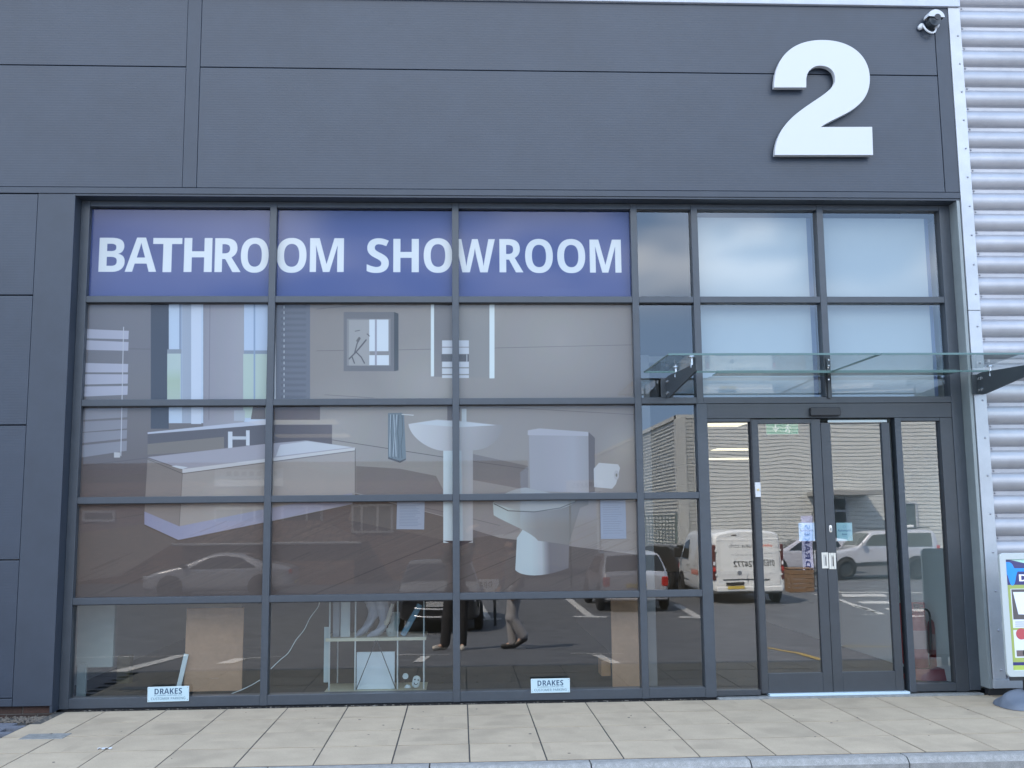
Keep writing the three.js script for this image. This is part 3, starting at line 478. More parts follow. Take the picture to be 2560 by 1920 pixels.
// ------------------------------------------------------------------ printed window films
const MX0 = -3.0, MX1 = 1.46, MY0 = 0.78, MY1 = 3.95, MS = 440;
const CW = Math.round((MX1 - MX0) * MS), CH = Math.round((MY1 - MY0) * MS);
const FILMZ = -0.0585;
const tMural = canvasTex(CW, CH, (c) => {
  const P = (x, y) => { const p = at(x, y, FILMZ); return [(p[0] - MX0) * MS, (MY1 - p[1]) * MS]; };
  const poly = (f, ...v) => { c.fillStyle = f; c.beginPath(); v.forEach(([x, y], k) => { const q = P(x, y); k ? c.lineTo(...q) : c.moveTo(...q); }); c.closePath(); c.fill(); };
  const line = (f, w, ...v) => { c.strokeStyle = f; c.lineWidth = w; c.beginPath(); v.forEach(([x, y], k) => { const q = P(x, y); k ? c.lineTo(...q) : c.moveTo(...q); }); c.stroke(); };
  const R = (f, x0, y0, x1, y1) => poly(f, [x0, y0], [x1, y0], [x1, y1], [x0, y1]);
  const grad = (x0, y0, x1, y1, ...st) => { const a = P(x0, y0), b = P(x1, y1), g = c.createLinearGradient(...a, ...b); st.forEach(([t, k]) => g.addColorStop(t, k)); return g; };
  // blue name band
  R('#475591', 150, 480, 1700, 748);
  for (const [ch, x0, x1, ov] of [['B', 248, 311], ['A', 315, 390.8], ['T', 383, 453.7], ['H', 460, 529.6], ['R', 537, 602.6], ['O', 602, 671, 2], ['O', 691.6, 766, 2], ['M', 774, 859.4], ['S', 915.4, 972, 2], ['H', 982, 1047.4], ['O', 1058, 1131, 2], ['W', 1137, 1238.6], ['R', 1246.8, 1309.6], ['O', 1311, 1383, 2], ['O', 1391, 1464, 2], ['M', 1472, 1554]]) {
    const t = (x0 - 248) / 1306, top = 593.6 + 5.5 * t - (ov || 0), bot = 679.8 + 2 * t + (ov || 0), a = P(x0, top), b = P(x1, bot); c.fillStyle = '#e0e6f0'; glyph(c, ch, a[0], b[0], a[1], b[1]);
  }
  // bathroom photograph: walls
  R(grad(205, 757, 205, 1500, [0, '#77757f'], [0.35, '#777176'], [0.6, '#65595a'], [1, '#574c4b']), 150, 748, 690, 1520);
  R(grad(690, 757, 1600, 1250, [0, '#8c827f'], [0.45, '#9c9592'], [1, '#8b8180']), 676, 748, 1700, 1520);
  const gr = (x, y, r, k, col = '255,250,246') => { const q = P(x, y), g = c.createRadialGradient(...q, 0, ...q, r * MS); g.addColorStop(0, `rgba(${col},${k})`); g.addColorStop(1, `rgba(${col},0)`); c.fillStyle = g; c.fillRect(0, 0.22 * CH, CW, CH); };
  // left: window and blind of the picture
  R('#3c4150', 377, 757, 422, 1072); R('#c9d8f2', 422, 757, 508, 1058); R('#8f9cb8', 448, 757, 454, 1000); R('#a9b2c6', 455, 757, 478, 1058); R('#d6def4', 478, 757, 503, 1060); R('#8f97a6', 418, 873, 454, 884); R('#c2d2d2', 418, 884, 452, 1000); R(grad(418, 920, 418, 1000, [0, '#c2d2d2'], [0.4, '#b4c8b4'], [1, '#bccabf']), 418, 920, 450, 1000);
  R(grad(508, 0, 610, 0, [0, '#8d8a98'], [0.2, '#9a96a2'], [1, '#a8a5b0']), 508, 757, 610, 1070); line('#7a7784', 2, [525, 757], [522, 1050]);
  R('#c3d3f0', 610, 757, 669, 1055); R('#8e99ad', 610, 876, 669, 885); R('#bfd0ca', 608, 885, 668, 1045); R('#93a7c8', 634, 757, 638, 1040);
  R('#e6ecfa', 676, 757, 689, 998); R('#6c6d7a', 690, 757, 775, 1000); for (let k = 0; k < 16; k++) R('#62636f', 702, 764 + k * 15, 765, 771 + k * 15); for (let k = 0; k < 17; k++) R('#cfd3dc', 709, 764 + k * 14, 711, 771 + k * 14);
  R('#5e5052', 676, 1013, 800, 1050); R('#4f444a', 676, 1062, 830, 1120);
  // tile joints
  const J = 'rgba(70,62,64,0.65)'; line(J, 1.6, [791, 877], [862, 876]); line(J, 1.6, [990, 875], [1077, 873]); line(J, 1.5, [1236, 870], [1584, 862]); line(J, 1.5, [791, 773], [940, 757]); line(J, 1.5, [811, 987], [935, 995]); line(J, 1.5, [1180, 1014], [1590, 1037]); line('rgba(60,52,54,0.8)', 2, [800, 1095], [1110, 1143]); line(J, 2, [1180, 1153], [1322, 1173]); line(J, 1.8, [990, 1254], [1110, 1280]); line(J, 1.8, [1180, 1297], [1250, 1314]); line(J, 1.5, [323, 872], [377, 873]); line(J, 1.5, [200, 1165], [369, 1145]); line(J, 1.5, [195, 1312], [361, 1285]);
  // framed picture
  R('#726f74', 859, 780, 985, 928); poly('#3f4247', [985, 780], [996, 784], [996, 926], [985, 928]); R('#8f8b8e', 867, 797, 976, 914); R('#a8a4a6', 872, 800, 925, 914); R('#e3eaf6', 923, 799, 971, 878); R('#e3eaf6', 923, 888, 972, 913); R('#a4a0ae', 937, 799, 942, 913);
  c.lineCap = 'round'; line('#5b5558', 5, [873, 897], [890, 880], [902, 866], [915, 850]); line('#5b5558', 4, [886, 884], [893, 858], [900, 846]); line('#5b5558', 4, [890, 880], [903, 893], [911, 908]); line('#66605f', 7, [893, 852], [898, 845]); line('#6b6668', 3, [888, 828], [899, 826]); line('#5b5558', 4, [880, 892], [886, 908]); line('#6b6668', 4, [918, 835], [923, 840]); c.lineCap = 'butt';
  // lit mirror with the towel rail in it
  R('#7f7a7d', 1084, 757, 1224, 942); R('#94908f', 1135, 757, 1224, 944); R('#e9f4fb', 1077, 757, 1085, 941); R('#e9f4fb', 1223.5, 757, 1236, 946);
  for (const [a, b] of [[851, 867], [869, 885], [904, 918], [921, 935], [938, 945]]) R('#d7dbe8', 1105, a, 1172, b); R('#5d5b60', 1103, 886, 1172, 904); R('#cfd3dc', 1166, 886, 1168, 904);
  for (const [a, b, d] of [[824, 847, -1], [852, 876, -1], [908, 931, 0], [935, 960, 1], [965, 989, 2], [1021, 1046, 3], [1051, 1075, 4], [1078, 1101, 5], [1107, 1134, 7]]) poly(d < 3 ? '#b9b8cb' : '#8f8c99', [196, a - 1 + d * 1.2], [322 - (a - 824) / 60, a + 2 - d], [321 - (a - 824) / 60, b - d], [194, b + d * 1.6]);
  line('#c7c7d4', 3, [309, 817], [302, 1140]); R('#c4c2c8', 285, 1131, 300, 1144);
  // sill, tumbler, lamp foot, shelf
  poly('#c5c9dc', [369, 1081], [663, 1050], [668, 1060], [663, 1062], [369, 1085]); R('#b6bccb', 585, 1026, 612, 1052); poly('#6a6061', [627, 1048], [633, 1012], [663, 1010], [664, 1048]);
  poly('#565058', [369, 1086], [663, 1062], [663, 1110], [369, 1137]); poly('#7b716c', [369, 1110], [560, 1092], [560, 1124], [369, 1137]); R('#d7dbe8', 570, 1079, 581, 1121); R('#d7dbe8', 615, 1076, 624, 1114); R('#c9cdda', 581, 1091, 615, 1099);
  // bath
  poly('#a5a0ac', [369, 1143], [663, 1110], [765, 1101], [888, 1119], [456, 1173]); poly('#c9cad6', [700, 1112], [768, 1103], [880, 1118], [690, 1141]); poly('#d5d7e2', [420, 1166], [456, 1173], [470, 1168], [440, 1164]);
  poly('#a59b98', [456, 1173], [888, 1119], [888, 1231], [448, 1316]); poly('#8a7f7d', [369, 1146], [456, 1174], [448, 1316], [361, 1281]); poly('#cfcbd0', [456, 1173], [888, 1119], [888, 1126], [456, 1183]); line('#665d5c', 2.5, [369, 1148], [456, 1184], [888, 1127]); line('#5d5453', 2.5, [888, 1121], [888, 1232]); line('#6d6463', 2, [456, 1182], [448, 1316]);
  // floor, then the lit plinth of the bath
  poly('#574b49', [150, 1400], [447, 1350], [888, 1262], [1108, 1302], [1250, 1345], [1420, 1365], [1700, 1400], [1700, 1520], [150, 1520]); poly('#625551', [888, 1234], [1110, 1292], [1110, 1350], [870, 1300]); poly('#625653', [150, 1340], [361, 1310], [447, 1350], [300, 1440], [150, 1460]);
  for (const [a, b] of [[[700, 1520], [1140, 1340]], [[980, 1520], [1290, 1390]], [[1200, 1520], [1300, 1445]]]) line('rgba(50,42,40,0.6)', 3, a, b); gr(1190, 1440, 0.35, 0.12, '190,150,120');
  poly(grad(361, 0, 888, 0, [0, '#8f8eab'], [0.3, '#9c9bb6'], [1, '#9d97a6']), [361, 1279], [448, 1316], [676, 1270], [880, 1233], [880, 1260], [676, 1303], [446, 1350], [361, 1311]); line('#4c4038', 3, [361, 1313], [446, 1352], [676, 1305], [880, 1262]);
  // light and dark of the photographed wall, wood grain of the floor
  poly('rgba(96,84,86,0.55)', [890, 1165], [1000, 1172], [1090, 1190], [1108, 1225], [1108, 1290], [890, 1232]); poly('rgba(96,86,90,0.5)', [1182, 1135], [1320, 1165], [1320, 1225], [1182, 1200]); poly('rgba(120,110,112,0.4)', [1182, 1235], [1290, 1228], [1300, 1330], [1182, 1345]);
  gr(850, 1060, 0.42, 0.16); gr(1400, 850, 0.5, 0.14); gr(1060, 960, 0.4, 0.14); gr(1560, 1110, 0.22, 0.2, '240,235,215'); gr(560, 1250, 0.2, 0.12);
  { const q = rng(12); for (let k = 0; k < 260; k++) { const x = 160 + 1480 * q(), y = 1330 + 180 * q(), l = 40 + 120 * q(); if (x < 460 && y < 1420) continue; line(q() < 0.5 ? 'rgba(120,100,90,0.10)' : 'rgba(40,32,30,0.10)', 2 + 3 * q(), [x, y], [x + l, y - l * 0.42]); } }
  // basin, tap, pedestal, towel
  R(grad(1108, 0, 1182, 0, [0, '#cfdbe4'], [0.28, '#c3ccd6'], [0.34, '#b3afb3'], [1, '#a5a0a2']), 1108, 1120, 1182, 1357); poly('#3b3034', [1108, 1352], [1182, 1352], [1150, 1366]);
  { const a = P(1021, 1060), b = P(1257, 1063), g = grad(1021, 1050, 1257, 1130, [0, '#d3d3da'], [0.5, '#bdbabf'], [1, '#8d8789']); c.fillStyle = g; c.beginPath(); c.moveTo(...a); c.bezierCurveTo(...P(1025, 1095), ...P(1075, 1127), ...P(1110, 1127)); c.lineTo(...P(1186, 1126)); c.bezierCurveTo(...P(1230, 1122), ...P(1252, 1095), ...b); c.lineTo(...P(1170, 1054)); c.lineTo(...P(1092, 1049)); c.closePath(); c.fill(); poly('#cdd3de', [1030, 1059], [1092, 1051], [1165, 1055], [1240, 1063], [1150, 1068]); }
  R('#6a6264', 1118, 1013, 1150, 1051); R('#c3cbd4', 1154, 1022, 1166, 1056);
  poly('#6f7b86', [970, 1033], [1003, 1032], [1010, 1036], [1015, 1146], [1000, 1152], [970, 1143]); for (const [x, d] of [[975, 0], [983, 4], [991, -3]]) line('#a3aebb', 4, [x + 1, 1036], [x + d, 1085], [x - 1, 1142]); line('#d6dade', 3, [1004, 1036], [1034, 1038]); for (const [x, d, w] of [[972, 1, 2], [979, -2, 3], [987, 2, 2], [996, -2, 3], [1004, 3, 3]]) line('rgba(70,80,92,0.75)', w, [x + 1, 1038], [x + d, 1080], [x - d * 0.6, 1115], [x + 1, 1146]); poly('#4a4a50', [970, 1143], [1000, 1152], [1015, 1146], [1014, 1150], [1000, 1157], [970, 1147]); gr(1010, 1060, 0.12, 0.0);
  // toilet, roll
  poly(grad(1320, 0, 1471, 0, [0, '#a09ca6'], [0.5, '#a7a4ae'], [1, '#8f898d']), [1322, 1086], [1470, 1086], [1472, 1232], [1325, 1228]); poly('#b4b2bd', [1319, 1076], [1348, 1071], [1471, 1080], [1471, 1090], [1319, 1088]);
  { c.fillStyle = grad(1290, 0, 1421, 0, [0, '#bcc6ce'], [0.18, '#b3b6bd'], [0.32, '#6f686f'], [0.75, '#756d70'], [1, '#857b79']); c.beginPath(); c.moveTo(...P(1292, 1345)); c.lineTo(...P(1288, 1425)); c.bezierCurveTo(...P(1300, 1440), ...P(1350, 1448), ...P(1421, 1420)); c.lineTo(...P(1424, 1290)); c.lineTo(...P(1330, 1290)); c.closePath(); c.fill(); }
  { c.fillStyle = grad(1232, 0, 1470, 0, [0, '#b7c0c2'], [0.3, '#8b8687'], [1, '#6d6664']); c.beginPath(); c.moveTo(...P(1232, 1256)); c.lineTo(...P(1234, 1288)); c.bezierCurveTo(...P(1260, 1305), ...P(1330, 1330), ...P(1345, 1352)); c.lineTo(...P(1421, 1362)); c.lineTo(...P(1450, 1270)); c.lineTo(...P(1471, 1262)); c.lineTo(...P(1471, 1235)); c.closePath(); c.fill(); }
  { c.fillStyle = '#a7a7aa'; c.beginPath(); c.moveTo(...P(1233, 1255)); c.bezierCurveTo(...P(1250, 1235), ...P(1290, 1220), ...P(1315, 1219)); c.lineTo(...P(1400, 1238)); c.bezierCurveTo(...P(1460, 1242), ...P(1440, 1262), ...P(1400, 1272)); c.bezierCurveTo(...P(1340, 1284), ...P(1270, 1276), ...P(1233, 1255)); c.fill(); line('#4e4a4a', 2.5, [1234, 1259], [1270, 1277], [1335, 1280], [1400, 1270], [1440, 1254]); }
  poly('#5f5557', [1471, 1080], [1487, 1095], [1487, 1230], [1472, 1232]); poly('#c0bfc8', [1484, 1172], [1497, 1157], [1545, 1161], [1550, 1170], [1540, 1210], [1530, 1222], [1485, 1218]); { c.fillStyle = '#b0aeb7'; c.beginPath(); const q = P(1541, 1188); c.ellipse(q[0], q[1], 0.02 * MS, 0.038 * MS, 0, 0, 7); c.fill(); c.fillStyle = '#6f6b66'; c.beginPath(); c.ellipse(q[0], q[1], 0.007 * MS, 0.014 * MS, 0, 0, 7); c.fill(); }
  R('rgba(114,108,110,0.12)', 150, 749, 1700, 1520); // thin even grey wash, lowers the contrast of the picture
});
{
  const mat = new THREE.MeshStandardMaterial({ map: tMural, color: new THREE.Color().setRGB(0.85, 0.82, 0.75), roughness: 0.8, transparent: true, opacity: 0.95 });
  const film = (parent, x0, x1, y0, y1) => { const g = new THREE.PlaneGeometry(x1 - x0, y1 - y0); g.translate((x0 + x1) / 2, (y0 + y1) / 2, FILMZ); const p = g.attributes.position, u = g.attributes.uv; for (let i = 0; i < 4; i++) u.setXY(i, (p.getX(i) - MX0) / (MX1 - MX0), (p.getY(i) - MY0) / (MY1 - MY0)); part('film_panel', g, mat, parent); };
  const band = thing('name_banner', 'blue window banner lettered bathroom showroom in white along the top panes', 'window banner', [0, 0, 0]);
  const mural = thing('bathroom_mural', 'printed bathroom picture on the window film below the blue banner', 'window graphic', [0, 0, 0]);
  const xs = [[V[0] - 0.015, V[1]], [V[1], V[2]], [V[2], V[3] - 0.012]];
  for (const [a, b] of xs) { film(band, a + 0.003, b - 0.003, HY[0] + 0.002, 3.896); for (const [y0, y1] of [[HY[1], HY[0]], [HY[2], HY[1]], [HY[3], HY[2]]]) film(mural, a + 0.003, b - 0.003, y0 + 0.002, y1 - 0.002); }
  // pale privacy film in the four panes over the entrance, stopping short of the frame
  const pv = thing('privacy_film', 'pale blue privacy film behind the panes over the entrance', 'window film', [0, 0, 0]);
  for (const [a, b] of [[V[4], V[5]], [V[5], V[6]]]) for (const [y0, y1] of [[HY[1] + HH + 0.012, HY[0]], [HY[0] + 0.01, 3.893]]) part('film_panel', box(a + 0.02, b - 0.072, y0, y1 - 0.02, -0.135, -0.132), M.film, pv);
  for (const [a, b] of [[V[4], V[5]], [V[5], V[6]]]) for (const [y0, y1] of [[HY[1], HY[0]], [HY[0], 3.9]]) part('backing_sheet', box(a + 0.01, b - 0.01, y0 + 0.01, y1 - 0.01, -0.2, -0.197), std([0.2, 0.26, 0.42], 0.8), pv);
}

// ------------------------------------------------------------------ inside the shop
{
  const zs = (px, py, z) => at(px, py, z);
  const panel = (px0, py0, px1, py1, z, t, m, name, label, cat, tilt = 0) => {
    const a = zs(px0, py0, z), b = zs(px1, py1, z), o = thing(name, label, cat, [(a[0] + b[0]) / 2, b[1], z]); o.rotation.z = tilt;
    part('sheet', box(-(b[0] - a[0]) / 2, (b[0] - a[0]) / 2, 0, a[1] - b[1], -t, 0, 0.003), m, o); return o;
  };
  const pb1 = panel(465, 1521, 604, 1727, -0.33, 0.018, M.board, 'board', 'tan board standing upright inside the leftmost bottom pane', 'board'); pb1.rotation.x = -0.03;
  const pb2 = panel(1527, 1496, 1606, 1728, -0.33, 0.018, M.board, 'board', 'tan board standing upright inside the window beside the narrow pane', 'board'); pb2.rotation.x = -0.02;
  panel(197, 1500, 281, 1668, -0.5, 0.05, std([0.32, 0.37, 0.36], 0.7), 'wall_panel_sample', 'pale grey green panel standing at the far left inside the window', 'panel');
  panel(193, 1660, 211, 1748, -0.45, 0.04, std([0.33, 0.38, 0.37], 0.7), 'panel_post', 'narrow pale post below the grey green panel at far left', 'post');
  panel(239, 1647, 256, 1661, -0.8, 0.06, M.pale, 'socket_box', 'small pale box beside the grey green panel at far left', 'box');
  panel(293, 1640, 322, 1728, -1.2, 0.1, std([0.2, 0.17, 0.09], 0.8), 'brown_carton', 'dim brown carton on the floor behind the left bottom pane', 'carton');
  panel(1503, 1652, 1527, 1690, -0.6, 0.2, std([0.4, 0.22, 0.1], 0.8), 'orange_carton', 'orange brown carton beside the right tan board', 'carton');
  { const a = zs(445, 1716, -0.3), b = zs(460, 1640, -0.3), o = thing('pale_strip', 'pale blue strip leaning against the left tan board', 'strip', [a[0], a[1] - 0.03, -0.3]); o.rotation.z = -0.2; part('sheet', box(-0.018, 0.018, 0, b[1] - a[1] + 0.05, -0.01, 0, 0.002), M.pale, o); }
  // cables
  { const o = thing('loose_cable', 'thin white cable trailing across the floor right of the left tan board', 'cable', [0, 0, 0]); const q = [[480, 1741], [520, 1742], [562, 1739], [600, 1726], [630, 1712], [650, 1700]].map(([x, y]) => [...zs(x, y, -0.3), -0.3]); part('cable', tube(q, 0.0035, 40, 6), M.pale, o); }
  { const o = thing('hanging_cable', 'thin white cable hanging in a kinked diagonal left of the shelf unit', 'cable', [0, 0, 0]); const q = [[677, 1672], [700, 1650], [720, 1633], [740, 1600], [760, 1575], [775, 1545], [796, 1515], [800, 1495]].map(([x, y]) => [...zs(x, y, -0.4), -0.4]); part('cable', tube(q, 0.0035, 60, 6), M.pale, o); }
  // metal shelf unit with everything on it
  const z = -0.55, sx = (px) => at(px, 1620, z)[0], sy = (py) => at(940, py, z)[1], o = thing('shelf_unit', 'slim metal shelf unit with cross braces behind the second window column', 'shelf unit', [0, 0, 0]);
  const ym = M.pale, sh = std([0.62, 0.6, 0.45], 0.6), top = sy(1488);
  for (const px of [823.5, 888, 994, 1059.5]) part('post', box(sx(px) - 0.006, sx(px) + 0.006, 0.03, top, z - 0.01, z + 0.004, 0.002), std([0.5, 0.55, 0.54], 0.5, { metalness: 0.2 }), o);
  for (const px of [830, 1056]) part('post', box(sx(px) - 0.006, sx(px) + 0.006, 0.03, top, z - 0.42, z - 0.405, 0.002), std([0.4, 0.42, 0.42], 0.5), o);
  part('shelf', box(sx(814), sx(1065), sy(1602), sy(1594), z - 0.42, z + 0.008, 0.002), sh, o); part('shelf', box(sx(812), sx(1066), sy(1733), sy(1727), z - 0.42, z + 0.008, 0.002), sh, o);
  part('brace', bar([sx(940), sy(1601), z + 0.012], [sx(892), sy(1722), z + 0.012], 0.004), M.darkSteel, o); part('brace', bar([sx(943), sy(1601), z + 0.012], [sx(990), sy(1722), z + 0.012], 0.004), M.darkSteel, o);
  part('side_panel', box(sx(809), sx(822), sy(1705), sy(1566), z - 0.03, z - 0.02, 0.002), std([0.42, 0.5, 0.5], 0.6), o);
  const on = (n, l, c, px0, py0, px1, py1, dz, t, m) => { const q = thing(n, l, c, [sx((px0 + px1) / 2), sy(py1), z - dz]); const w = sx(px1) - sx(px0), h = sy(py0) - sy(py1); part('body', box(-w / 2, w / 2, 0, h, -t, 0, 0.003), m, q); return q; };
  on('white_sheet', 'plain white square panel on the bottom shelf between the braces', 'panel', 890, 1632, 986, 1726, 0.06, 0.02, std([0.62, 0.7, 0.74], 0.5));
  on('tile_sample', 'pale upright tile sample on the upper shelf at left', 'tile sample', 849, 1500, 873, 1593, 0.05, 0.012, std([0.5, 0.55, 0.54], 0.5));
  on('tile_sample', 'row of thin grey tile samples standing left of the pale one', 'tile sample', 829, 1502, 846, 1593, 0.06, 0.1, std([0.27, 0.29, 0.31], 0.6));
  // wrapped rolls slumped on the upper shelf
  const slump = (pts, r0, r1, lab, mat) => { const q = thing('plastic_bag', lab, 'plastic bag', [0, 0, 0]); const c = new THREE.CatmullRomCurve3(pts.map(([x, y, d]) => new THREE.Vector3(sx(x), sy(y), z - d))), g = new THREE.TubeGeometry(c, 40, 1, 18), p = g.attributes.position; for (let i = 0; i < p.count; i++) { const k = Math.floor(i / 19) / 40, a = c.getPointAt(Math.min(1, k)), v = new THREE.Vector3().fromBufferAttribute(p, i).sub(a), rr = (r0 + (r1 - r0) * k) * (0.75 + 0.5 * vnoise(k * 9 + r0 * 99, (i % 19) * 0.8, 3)) * Math.min(1, 6 * k + 0.35); p.setXYZ(i, a.x + v.x * rr, a.y + v.y * rr, a.z + v.z * rr); } g.computeVertexNormals(); part('wrapping', g, mat, q); };
  const bag = phys([0.36, 0.38, 0.43], 0.35, { clearcoat: 0.4 });
  slump([[885, 1594, 0.1], [905, 1578, 0.12], [925, 1550, 0.14], [930, 1525, 0.16], [915, 1490, 0.18]], 0.02, 0.055, 'grey plastic bag slumped on the upper shelf, left of the pair', bag);
  slump([[915, 1593, 0.06], [940, 1583, 0.08], [957, 1562, 0.1], [955, 1530, 0.14], [945, 1495, 0.16]], 0.02, 0.06, 'grey plastic bag bent upright on the upper shelf, right of the pair', bag);
  slump([[962, 1565, 0.05], [970, 1545, 0.06], [977, 1520, 0.07], [979, 1512, 0.07]], 0.02, 0.012, 'cream pointed paper cone on the upper shelf', std([0.6, 0.56, 0.45], 0.8));
  slump([[967, 1592, 0.1], [980, 1580, 0.1], [985, 1560, 0.1], [986, 1535, 0.12]], 0.05, 0.03, 'pale green crumpled bag beside the cream cone', std([0.4, 0.46, 0.44], 0.6));
  { const q = thing('blue_tube', 'flat blue packet leaning on the upper shelf at right', 'packet', [sx(1005), sy(1593), z - 0.08]); q.rotation.z = -0.52; part('body', box(-0.024, 0.024, 0, 0.29, -0.02, 0, 0.006), std([0.2, 0.36, 0.46], 0.4), q); }
  { const q = thing('face_tile', 'small pale tile with a simple smiling face on the bottom shelf', 'ornament', [sx(1037), sy(1724), z - 0.04]); q.rotation.z = -0.2; const g = new THREE.CapsuleGeometry(0.032, 0.036, 6, 16); g.scale(1, 1, 0.4); g.translate(0, 0.052, 0); part('body', g, M.pale, q); for (const s of [-1, 1]) part('eye', cyl(0.006, 0.006, 0.004, 10, s * 0.014, 0.07, 0.013, 'z'), M.black, q); part('mouth', (() => { const t = new THREE.TorusGeometry(0.014, 0.003, 6, 12, Math.PI); t.rotateZ(Math.PI); t.translate(0, 0.045, 0.013); return t; })(), M.black, q); }
  { const q = thing('round_sample', 'small round pale disc standing on the bottom shelf', 'ornament', [sx(1013), sy(1694), z - 0.05]); part('disc', cyl(0.024, 0.024, 0.006, 20, 0, 0, 0, 'z'), M.pale, q); const q2 = thing('pebble_ornament', 'small pale rounded lump beside the smiling face tile', 'ornament', [sx(1019), sy(1722), z - 0.03]); const g = new THREE.SphereGeometry(0.026, 14, 8, 0, 6.3, 0, 1.6); part('body', g, M.pale, q2); }
  { const q = thing('low_table', 'low dark table with a thin pale edge behind the middle mullion', 'table', [0, 0, 0]); const a = at(1100, 1717, -0.9), b = at(1200, 1717, -0.9); part('tabletop', box(a[0], b[0], a[1] - 0.012, a[1], -1.3, -0.9), M.pale, q); for (const x of [a[0] + 0.02, b[0] - 0.02]) for (const zz of [-1.27, -0.93]) part('leg', box(x - 0.012, x + 0.012, 0.02, a[1] - 0.0125, zz - 0.012, zz + 0.012), M.black, q); }
  // sheets stuck to the glass
  const note = (n, lab, px0, py0, px1, py1, z2, draw, turn = 0, back = '#9fb2c4') => { const a = at(px0, py0, z2), b = at(px1, py1, z2), w = b[0] - a[0], h = a[1] - b[1], q = thing(n, lab, 'notice', [(a[0] + b[0]) / 2, (a[1] + b[1]) / 2, z2]); q.rotation.z = turn; const t = canvasTex(256, Math.round(256 * h / w), (c, W, H) => { c.fillStyle = back; c.fillRect(0, 0, W, H); draw(c, W, H); }); part('sheet', sheet(w, h), new THREE.MeshStandardMaterial({ map: t, roughness: 0.7, side: THREE.DoubleSide }), q); };
  const auto = (c, W, H) => { c.fillStyle = '#3f6286'; words(c, 'Automatic', W / 2, H * 0.42, W * 0.86, H * 0.13, 'bold 200px sans-serif'); words(c, 'door', W / 2, H * 0.63, W * 0.34, H * 0.12, 'bold 200px sans-serif'); c.strokeStyle = '#6f93b4'; c.lineWidth = 4; c.beginPath(); c.arc(W / 2, H * 0.22, H * 0.07, 0, 7); c.stroke(); c.fillStyle = '#7f9db8'; c.fillRect(W * 0.38, H * 0.76, W * 0.22, 4); };
  note('door_notice', 'pale blue automatic door sticker on the left sliding leaf', 1996, 1307, 2038, 1352, -0.0445, auto, 0, '#b2cbe8'); note('door_notice', 'pale blue automatic door sticker on the right sliding leaf', 2090.5, 1307, 2132, 1352, -0.0505, auto, 0, '#a6c6cc');
  const lines = (c, W, H) => { c.fillStyle = 'rgba(90,100,115,0.5)'; for (let k = 0; k < 14; k++) c.fillRect(W * 0.1, H * (0.14 + k * 0.055), W * (0.55 + 0.25 * hash2(k, 1, 1)), 5); };
  note('paper_notice', 'tilted white paper sheet stuck on the glass left of the basin pedestal', 992, 1254, 1061, 1323, -0.0555, lines, -0.02, '#83868f'); note('paper_notice', 'white paper sheet stuck on the glass right of the toilet', 1500, 1242, 1566, 1347, -0.0555, lines, 0, '#7b8190');
  // green exit sign over the door, inside
  { const a = at(1914, 1050, -0.6), b = at(1997, 1086, -0.6), w = b[0] - a[0], h = a[1] - b[1], q = thing('exit_sign', 'green running man exit sign hanging inside the left door leaf', 'exit sign', [(a[0] + b[0]) / 2, (a[1] + b[1]) / 2, -0.6]); const t = canvasTex(256, 110, (c, W, H) => { c.fillStyle = '#3fae86'; c.fillRect(0, 0, W, H); c.fillStyle = '#d8efe4'; c.strokeStyle = '#d8efe4'; c.lineWidth = 12; c.beginPath(); c.moveTo(75, 20); c.lineTo(75, 62); c.stroke(); c.beginPath(); c.moveTo(45, 58); c.lineTo(105, 58); c.lineTo(75, 94); c.fill(); c.beginPath(); c.arc(178, 24, 11, 0, 7); c.fill(); c.beginPath(); c.moveTo(172, 38); c.lineTo(168, 66); c.lineTo(186, 82); c.lineTo(180, 100); c.moveTo(168, 66); c.lineTo(150, 92); c.moveTo(172, 44); c.lineTo(196, 58); c.moveTo(172, 44); c.lineTo(152, 58); c.stroke(); }); part('case', box(-w / 2, w / 2, -h / 2, h / 2, -0.05, -0.002, 0.004), M.pale, q); part('face', sheet(w * 0.98, h * 0.96), new THREE.MeshStandardMaterial({ map: t, roughness: 0.5, emissiveMap: t, emissive: 0xffffff, emissiveIntensity: 0.13 }), q); part('hanger', [bar([-w / 3, h / 2, -0.025], [-w / 3, 2.78 - q.position.y, -0.025], 0.004), bar([w / 3, h / 2, -0.025], [w / 3, 2.78 - q.position.y, -0.025], 0.004)], M.steel, q); }
  // fire extinguishers in the right sidelight
  const ext = (x, zz, s, lab) => { const q = thing('fire_extinguisher', lab, 'fire extinguisher', [x, 0.11, zz]); const pr = [[0, 0], [0.07, 0], [0.078, 0.012], [0.078, 0.4], [0.07, 0.45], [0.03, 0.485], [0.025, 0.5], [0, 0.5]].map(([a, b]) => new THREE.Vector2(a * s, b * s)); part('cylinder', new THREE.LatheGeometry(pr, 24), M.red, q); part('label', new THREE.CylinderGeometry(0.0795 * s, 0.0795 * s, 0.16 * s, 24, 1, true, -0.9, 1.8).translate(0, 0.25 * s, 0), std([0.36, 0.26, 0.25], 0.5), q); part('valve', [cyl(0.02, 0.024, 0.05, 12, 0, 0.52 * s, 0), box(-0.015, 0.015, 0.54 * s, 0.56 * s, -0.03, 0.1, 0.003)], M.black, q); part('hose', tube([[0.02, 0.52 * s, 0], [0.09, 0.5 * s, 0.02], [0.1, 0.36 * s, 0.03], [0.088, 0.16 * s, 0.03]], 0.009, 24, 8), M.rubber, q); };
  const ex = at(2318, 1640, -0.7)[0]; ext(ex - 0.07, -0.7, 0.95, 'red fire extinguisher on a red stand inside the right sidelight, nearer the door'); ext(ex + 0.12, -0.78, 0.82, 'smaller red fire extinguisher on the same stand nearer the white wall');
